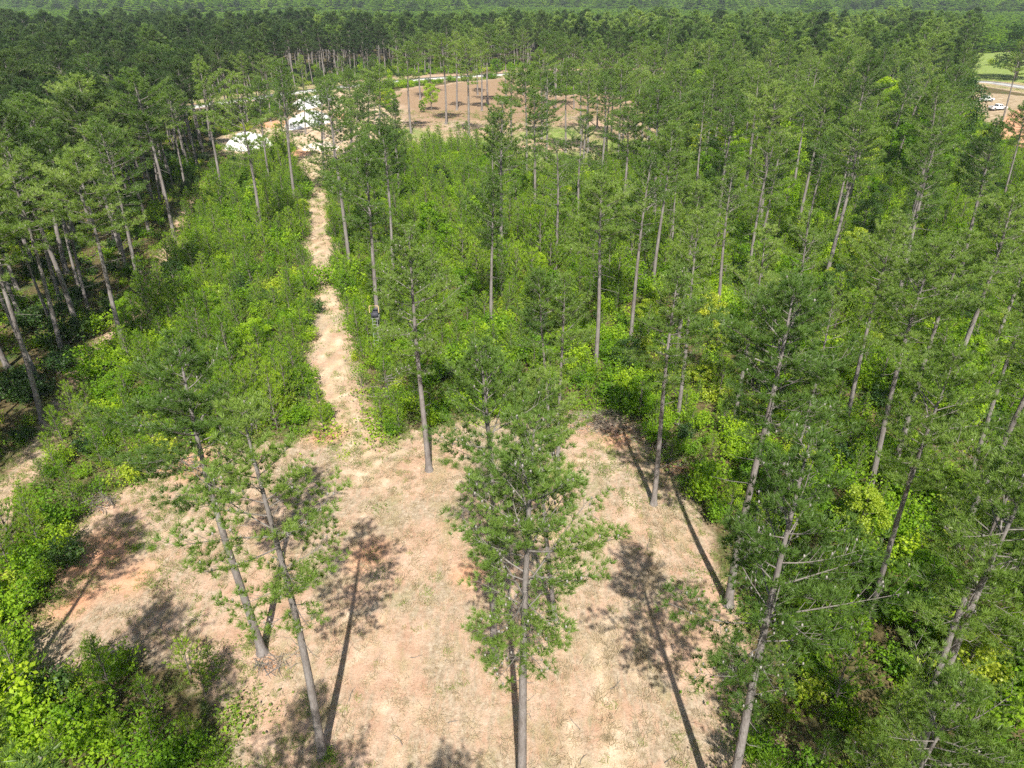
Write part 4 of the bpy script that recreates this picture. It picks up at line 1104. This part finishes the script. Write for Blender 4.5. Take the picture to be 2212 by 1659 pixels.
# loose sticks lying on the clearing
for i, (u, v, l, a) in enumerate([(300, 1262, 2.4, .1), (1450, 1640, .8, .3), (1260, 1640, .7, 1.0), (980, 1560, .6, .5), (620, 1240, .9, 2.0), (870, 1180, .8, 1.3), (1360, 1300, .7, .2), (760, 1500, .9, 1.2), (520, 1180, 1.1, .4), (350, 1350, .8, 2.2), (1010, 1130, .9, .9), (1280, 1120, 1.0, 2.6), (900, 1420, .7, .1), (1240, 1560, 1.1, 1.9), (640, 1100, .8, 2.9), (1400, 1180, .9, 1.5), (480, 1300, .6, .8), (860, 1600, .8, 2.4), (1330, 1480, .9, .6)]):
    p = P(u, v); mb = MB(); rg = np.random.default_rng(i)
    q = np.linspace(-.5, .5, 6); mb.tube(np.column_stack([q * l, .10 * l * np.sin(q * 4 + i), .03 + 0 * q]), [.025, .024, .02, .018, .014, .006], 5)
    mb.tube([[.1 * l, 0, .03], [.25 * l, .12 * l, .06]], [.012, .004], 4)
    o = mb.obj('fallen_branch', [M['twig'] if i else M['bark_red']]); o.location = (*p, float(gz(*p)) + .02); o.rotation_euler = (0, 0, a)
    tag(o, 'long curved reddish fallen branch in the left pine shadow' if i == 0 else 'small pale fallen branch on the mown clearing', 'branch', None if i == 0 else 'fallen branches on the clearing')

# ------------------------------------------------------------------ sand piles
def pile(u, v, rx, ry, h, mat, label, seed=0, rz=0.0):
    p = P(u, v); n = 44; g = np.linspace(-1.25, 1.25, n); A, B = np.meshgrid(g, g)
    th = np.arctan2(B, A); rr = np.hypot(A, B) / (1 + .13 * np.sin(3 * th + seed) + .07 * np.sin(5 * th + 2 * seed))
    Z = h * np.clip(1 - rr ** 2.2, 0, 1) ** .75 * (1 + .10 * wob(A * 8, B * 8, 1, seed) * .4) - .12 * (rr > .98)
    V = np.stack([A * rx, B * ry, Z], -1).reshape(-1, 3)
    i = np.arange(n - 1)[:, None] * n + np.arange(n - 1)[None]; F = np.stack([i, i + 1, i + n + 1, i + n], -1).reshape(-1, 4)
    keep = (rr[:-1, :-1] < 1.06).ravel()
    o = link(bpy.data.objects.new('sand_pile', mesh_np('sand_pile', V, F[keep], [M[mat]], smooth_=True))); o.location = (*p, .02); o.rotation_euler = (0, 0, rz)
    tag(o, label, 'sand pile')
pile(536, 316, 5.4, 6.0, 3.2, 'sand_white', 'rounded white sand pile behind slim trunks at the dark stand', 1)
pile(668, 262, 5.6, 13, 2.4, 'sand_white', 'large white sand pile beside the paved road', 2)
pile(676, 222, 5.2, 15, 1.8, 'sand_white', 'far low part of white sand spread up to the paved road', 5)
pile(692, 318, 4.2, 5.0, 1.0, 'sand_pink', 'low pinkish sand heap at the head of the main trail', 3)

# ------------------------------------------------------------------ ladder stand on its pine
def ladder_stand():
    p = P(823, 762); yaw = math.atan2(-p[0], p[1]) * .5
    e = empty('ladder_stand', (p[0] - .06, p[1] - .24, float(gz(*p))), yaw * .3)
    tag(e, 'metal ladder tree stand with tan padded rail strapped to a pine trunk', 'tree stand')
    Z = 4.5
    b = MB()
    for x in (-.38, .38): b.tube([[x, -.95, Z], [x, 0, Z]], .022, 6)
    for y in np.linspace(-.95, 0, 9): b.tube([[-.38, y, Z], [.38, y, Z]], .012, 5)
    b.obj('platform', [M['stand_metal']], e)
    s = MB(); s.box((0, -.26, Z + .42), (.66, .42, .07)); s.obj('seat', [M['stand_mesh']], e)
    s = MB(); s.box((0, -.03, Z + .56), (.56, .04, .22)); s.obj('backrest', [M['stand_mesh']], e)
    s = MB(); s.box((0, -.93, Z + .30), (.74, .02, .56)); s.obj('skirt', [M['stand_mesh']], e)
    r = MB()
    for x in (-.44, .44):
        r.tube([[x, -.02, Z + .55], [x, -.02, Z + 1.05], [x, -.10, Z + 1.12]], .02, 6)
    r.obj('side_frame', [M['stand_metal']], e)
    r = MB(); r.tube([[-.46, -.95, Z + .62], [-.46, -.95, Z + 1.28], [-.40, -.95, Z + 1.36], [.40, -.95, Z + 1.36], [.46, -.95, Z + 1.28], [.46, -.95, Z + .62]], .045, 8)
    r.obj('shooting_rail', [M['tan_pad']], e)
    for x in (-.24, .24):
        r = MB(); r.tube([[x, -1.75, 0], [x, -.98, Z]], .024, 6); r.obj('ladder_rail', [M['stand_metal']], e)
    for k in range(13):
        t = (k + .6) / 13.5; r = MB(); y = -1.75 + .77 * t
        r.tube([[-.24, y, Z * t], [.24, y, Z * t]], .016, 6); r.obj('rung', [M['stand_metal']], e)
    for x in (-.2, .2):
        r = MB(); r.tube([[x, -.95, Z - .05], [x * .5, .02, Z - 1.3]], .014, 5); r.obj('brace', [M['stand_metal']], e)
ladder_stand()

# ------------------------------------------------------------------ pickups
def pickup(loc, rz, label):
    e = empty('pickup_truck', loc, rz); tag(e, label, 'pickup truck', None)
    W = .98
    def prof(pts, half, m, name, taper=0.0, par=e):
        n = len(pts); V = []
        zc = max(q[1] for q in pts)
        for sgn in (-1, 1):
            for (x_, z_) in pts: V.append([x_, sgn * (half - (taper * max(0, z_ - 1.1))), z_])
        mb_ = bpy.data.meshes.new(name)
        F = [list(range(n))[::-1], list(range(n, 2 * n))] + [[i, (i + 1) % n, n + (i + 1) % n, n + i] for i in range(n)]
        mb_.from_pydata(V, [], F); mb_.materials.append(M[m]); mb_.update()
        o = link(bpy.data.objects.new(name, mb_), par)
        bv = o.modifiers.new('b', 'BEVEL'); bv.width = .05; bv.segments = 2; bv.limit_method = 'ANGLE'
        return o
    def wheel_arch(cx, r, z0, a0=200, n=7):
        return [(cx + r * math.cos(math.radians(180 - k * 180 / n)), z0 + r * math.sin(math.radians(180 - k * 180 / n))) for k in range(n + 1)]
    low = [(-2.85, .55)] + wheel_arch(-1.75, .45, .52) + wheel_arch(1.85, .45, .52) + [(2.85, .5), (2.92, .8), (2.88, 1.08), (2.6, 1.16), (1.35, 1.22), (-.60, 1.22), (-.62, 1.22), (-2.88, 1.2), (-2.9, .8)]
    prof(low, W, 'white_paint', 'body')
    cab = [(-.58, 1.18), (-.50, 1.80), (-.38, 1.88), (.75, 1.88), (.95, 1.80), (1.45, 1.18)]
    prof(cab, W - .03, 'white_paint', 'cab', .22)
    def pane(name, q):
        mb = MB(); q = np.array(q, float); nrm = np.cross(q[1] - q[0], q[2] - q[0]); nrm /= np.linalg.norm(nrm)
        V = np.vstack([q, q + nrm * .012]); mb.add(V, [[0, 1, 2, 3], [7, 6, 5, 4], [0, 4, 5, 1], [1, 5, 6, 2], [2, 6, 7, 3], [3, 7, 4, 0]]); mb.obj(name, [M['glass_dark']], e)
    for sg in (-1, 1):
        def Y_(z): return sg * (W - .03 - .22 * (z - 1.1) + .012)
        for x0, x1, x2, x3 in ((.42, 1.14, .80, .42), (-.36, .30, .30, -.30)):
            pane('side_window', [[x0, Y_(1.28), 1.28], [x1, Y_(1.28), 1.28], [x2, Y_(1.76), 1.76], [x3, Y_(1.76), 1.76]])
    pane('windscreen', [[1.36, -.80, 1.30], [1.36, .80, 1.30], [1.03, .66, 1.74], [1.03, -.66, 1.74]])
    pane('rear_window', [[-.585, .66, 1.30], [-.585, -.66, 1.30], [-.525, -.58, 1.72], [-.525, .58, 1.72]])
    mb = MB(); mb.box((-1.74, 0, 1.225), (2.05, 1.55, .02)); mb.obj('bed_cover', [M['black_plastic']], e)
    for sg in (-1, 1):
        mb = MB(); mb.box((-1.74, sg * .86, 1.245), (2.2, .14, .05)); mb.obj('bed_rail', [M['white_paint']], e)
        mb = MB(); mb.box((2.87, sg * .70, .93), (.06, .38, .2)); mb.obj('headlight', [M['lamp_clear']], e)
        mb = MB(); mb.box((-2.89, sg * .86, .98), (.05, .16, .36)); mb.obj('tail_light', [M['lamp_red']], e)
        mb = MB(); mb.box((1.05, sg * 1.10, 1.30), (.12, .22, .18)); mb.obj('mirror', [M['black_plastic']], e)
        for cx in (-1.75, 1.85):
            w = MB(); th = np.linspace(0, 2 * np.pi, 19)[:-1]
            w.tube([[cx, sg * .70, .40], [cx, sg * .96, .40]], .40, 20)
            for yy in (.70, .96):
                ring = np.array([[cx + .40 * math.cos(t), sg * yy, .40 + .40 * math.sin(t)] for t in th]); c_ = np.array([[cx, sg * yy, .40]])
                w.add(np.vstack([ring, c_]), [[i, (i + 1) % 18, 18, 18] if False else [i, (i + 1) % 18, 18, i] for i in range(0)] or [[i, i + 1, i + 2, 18] for i in range(0, 16, 2)] + [[16, 17, 0, 18]])
            wo = w.obj('wheel', [M['rubber']], e)
            r = MB(); r.tube([[cx, sg * .955, .40], [cx, sg * .975, .40], [cx, sg * .98, .40]], [.24, .22, .02], 16); r.obj('rim', [M['rim']], wo)
    mb = MB(); mb.box((2.93, 0, .62), (.12, 1.85, .2)); mb.obj('front_bumper', [M['chrome']], e)
    mb = MB(); mb.box((-2.95, 0, .62), (.14, 1.8, .18)); mb.obj('rear_bumper', [M['chrome']], e)
    mb = MB(); mb.box((2.89, 0, .93), (.06, .95, .24)); mb.obj('grille', [M['black_plastic']], e)
r1, f1 = P(2143, 241), P(2171, 237.2)
c1 = (r1 + f1) / 2; a1 = math.atan2(f1[1] - r1[1], f1[0] - r1[0])
a1 = math.radians(14)
pickup((c1[0], c1[1] + 1, .03), a1, 'white crew-cab pickup nearer to the red clay')
c2 = P(2130, 220.5); pickup((c2[0], c2[1] + 1, .03), math.radians(8), 'white pickup parked behind the other one, half hidden by foliage')

# ------------------------------------------------------------------ power line beyond the road
def upole(x, y, h, label, mat='pole_wood'):
    e = empty('utility_pole', (x, y, 0)); tag(e, label, 'utility pole', 'utility poles along the road')
    mb = MB(); mb.tube([[0, 0, -.3], [0, 0, h]], [.17, .12], 10); mb.tube([[0, 0, h], [0, 0, h + .02]], [.12, .01], 10); mb.obj('pole', [M[mat]], e, True)
    mb = MB(); mb.box((0, 0, h - .5), (2.2, .1, .12)); mb.obj('crossarm', [M[mat]], e)
    for xx in (-1, 0, 1):
        mb = MB(); mb.tube([[xx * .95, 0, h - .44], [xx * .95, 0, h - .36], [xx * .95, 0, h - .25]], [.04, .055, .02], 8); mb.obj('insulator', [M['lamp_clear']], e)
pl = [P(420, 176), P(660, 160), P(878, 147), P(1172, 138)]
labs = ['utility pole hidden among pines at the left of the road', 'utility pole above the large white sand pile', 'utility pole beyond the far clearing', 'tan utility pole at the right end of the line beyond the far clearing']
for p, l_ in zip(pl, labs): upole(p[0], p[1], 10, l_)
for xo in (-.95, 0, .95):
    mb = MB()
    for a, b_ in zip(pl[:-1], pl[1:]):
        q = np.linspace(0, 1, 10)[:, None]; c = np.column_stack([a + (b_ - a) * q + [xo, 0], 9.75 - 3.2 * (q * (1 - q))[:, 0]]); mb.tube(c, .025, 3)
    tag(mb.obj('power_line', [M['wire']]), 'thin wire sagging between the utility poles beyond the road', 'wire', 'wires of the power line')
p = P(2187, 105); mb = MB(); mb.tube([[0, 0, -.2], [0, 0, 9]], [.22, .16], 9); mb.tube([[0, 0, 8.6], [1.4, 0, 9.4]], [.08, .06], 6); o = mb.obj('white_post', [M['white_paint']]); o.location = (*p, 0)
tag(o, 'tall white post at the wood edge behind the lawn', 'post')

# ------------------------------------------------------------------ air
hz = MB(); hz.box((0, 4600, 34), (18600, 10400, 80)); 
hm = bpy.data.materials.new('haze'); hm.use_nodes = True; hn = hm.node_tree.nodes; hn.clear()
ho = hn.new('ShaderNodeOutputMaterial'); hv = hn.new('ShaderNodeVolumePrincipled')
hv.inputs['Color'].default_value = (.80, .90, 1.0, 1); hv.inputs['Density'].default_value = .00011; hv.inputs['Anisotropy'].default_value = 0.0
hm.node_tree.links.new(hv.outputs[0], ho.inputs['Volume'])
tag(hz.obj('haze', [hm]), kind='stuff')

# ------------------------------------------------------------------ tell look-alike plants apart by what they stand beside
LM = [((785, 985), 'mouth of the main trail'), ((823, 762), 'ladder stand'), ((668, 262), 'large sand pile'), ((536, 318), 'rounded sand pile'), ((2150, 240), 'white pickups'),
      ((1000, 270), 'far clearing'), ((1437, 172), 'bare grey dead pine'), ((1530, 720), 'rounded yellow-green tree'), ((1826, 922), 'leaning flare-footed pine'), ((1996, 1550), 'kinked near pine'),
      ((1412, 1087), 'pale straight corner pine'), ((1083, 580), 'lone flat-crowned pine'), ((92, 910), 'near end of the side trail'), ((378, 520), 'far bend of the side trail'), ((932, 545), 'glossy bright sapling'),
      ((2205, 172), 'big oak by the lawn'), ((1262, 912), 'brown brush heap'), ((2125, 797), 'right border bare trunks'), ((1515, 407), 'pale-trunked pine'), ((1825, 427), 'bare orange soil patch'),
      ((310, 668), 'side trail verge pine'), ((566, 517), 'slender lone pine'), ((1805, 495), 'round dark tree'), ((200, 1090), 'twig heap on the left rim'), ((400, 1455), 'young pine trio in the clearing corner'), ((1573, 1307), 'tall right-rim pine')]
LP = [(P(*a), t) for a, t in LM]
from collections import defaultdict
def place_phrase(x, y):
    d, p, t = min((math.hypot(x - p[0], (y - p[1]) * .7), tuple(p), t) for p, t in LP)
    dx, dy = x - p[0], y - p[1]
    if abs(dx) > abs(dy): r = 'right of' if dx > 0 else 'left of'
    else: r = 'behind' if dy > 0 else 'in front of'
    far_ = '' if d < 10 else ('some way ' if d < 25 else 'far ')
    return f'{far_}{r} the {t}'
by = defaultdict(list)
for o in scn.objects:
    if o.parent is None and o.get('group') and o.get('kind') != 'stuff' and o.get('category') in ('pine tree', 'young pine', 'shrub', 'leafy tree', 'branch', 'wire'):
        l0 = o['label']; c = o['category']
        if c == 'pine tree': sz = 'short' if o.scale[2] < .95 else ('tall' if o.scale[2] > 1.03 else 'middling'); wd = 'slim' if o.scale[0] < o.scale[2] * .97 else 'wide'; base_ = f'{sz} {wd}-crowned pine'
        elif c in ('branch', 'wire'): by[l0].append(o); continue
        elif c == 'young pine': base_ = ('small ' if o.scale[2] < .85 else ('large ' if o.scale[2] > 1.1 else 'middling ')) + ('dark ' if False else '') + 'young pine'
        elif c == 'shrub': base_ = ('small ' if o.scale[2] < .85 else 'large ' if o.scale[2] > 1.1 else '') + l0.split(' shrub')[0].split(' bush')[0] + (' shrub' if ' shrub' in l0 else ' bush')
        else: base_ = l0.split(' leafy tree')[0] + ' leafy tree'
        by[base_ + ' ' + place_phrase(o.location.x, o.location.y)].append(o)
ORD = ['first', 'second', 'third', 'fourth', 'fifth', 'sixth', 'seventh', 'eighth', 'ninth', 'tenth', 'eleventh', 'twelfth']
for lab, os_ in by.items():
    os_.sort(key=lambda o: float(proj(o.location.x, o.location.y, 0)[0]))
    for i, o in enumerate(os_):
        o['label'] = lab if len(os_) == 1 else (lab + (', ' + ORD[i] + ' from left' if i < 12 else ', rightmost ones'))
        o['label'] = ' '.join(o['label'].split()[:16])
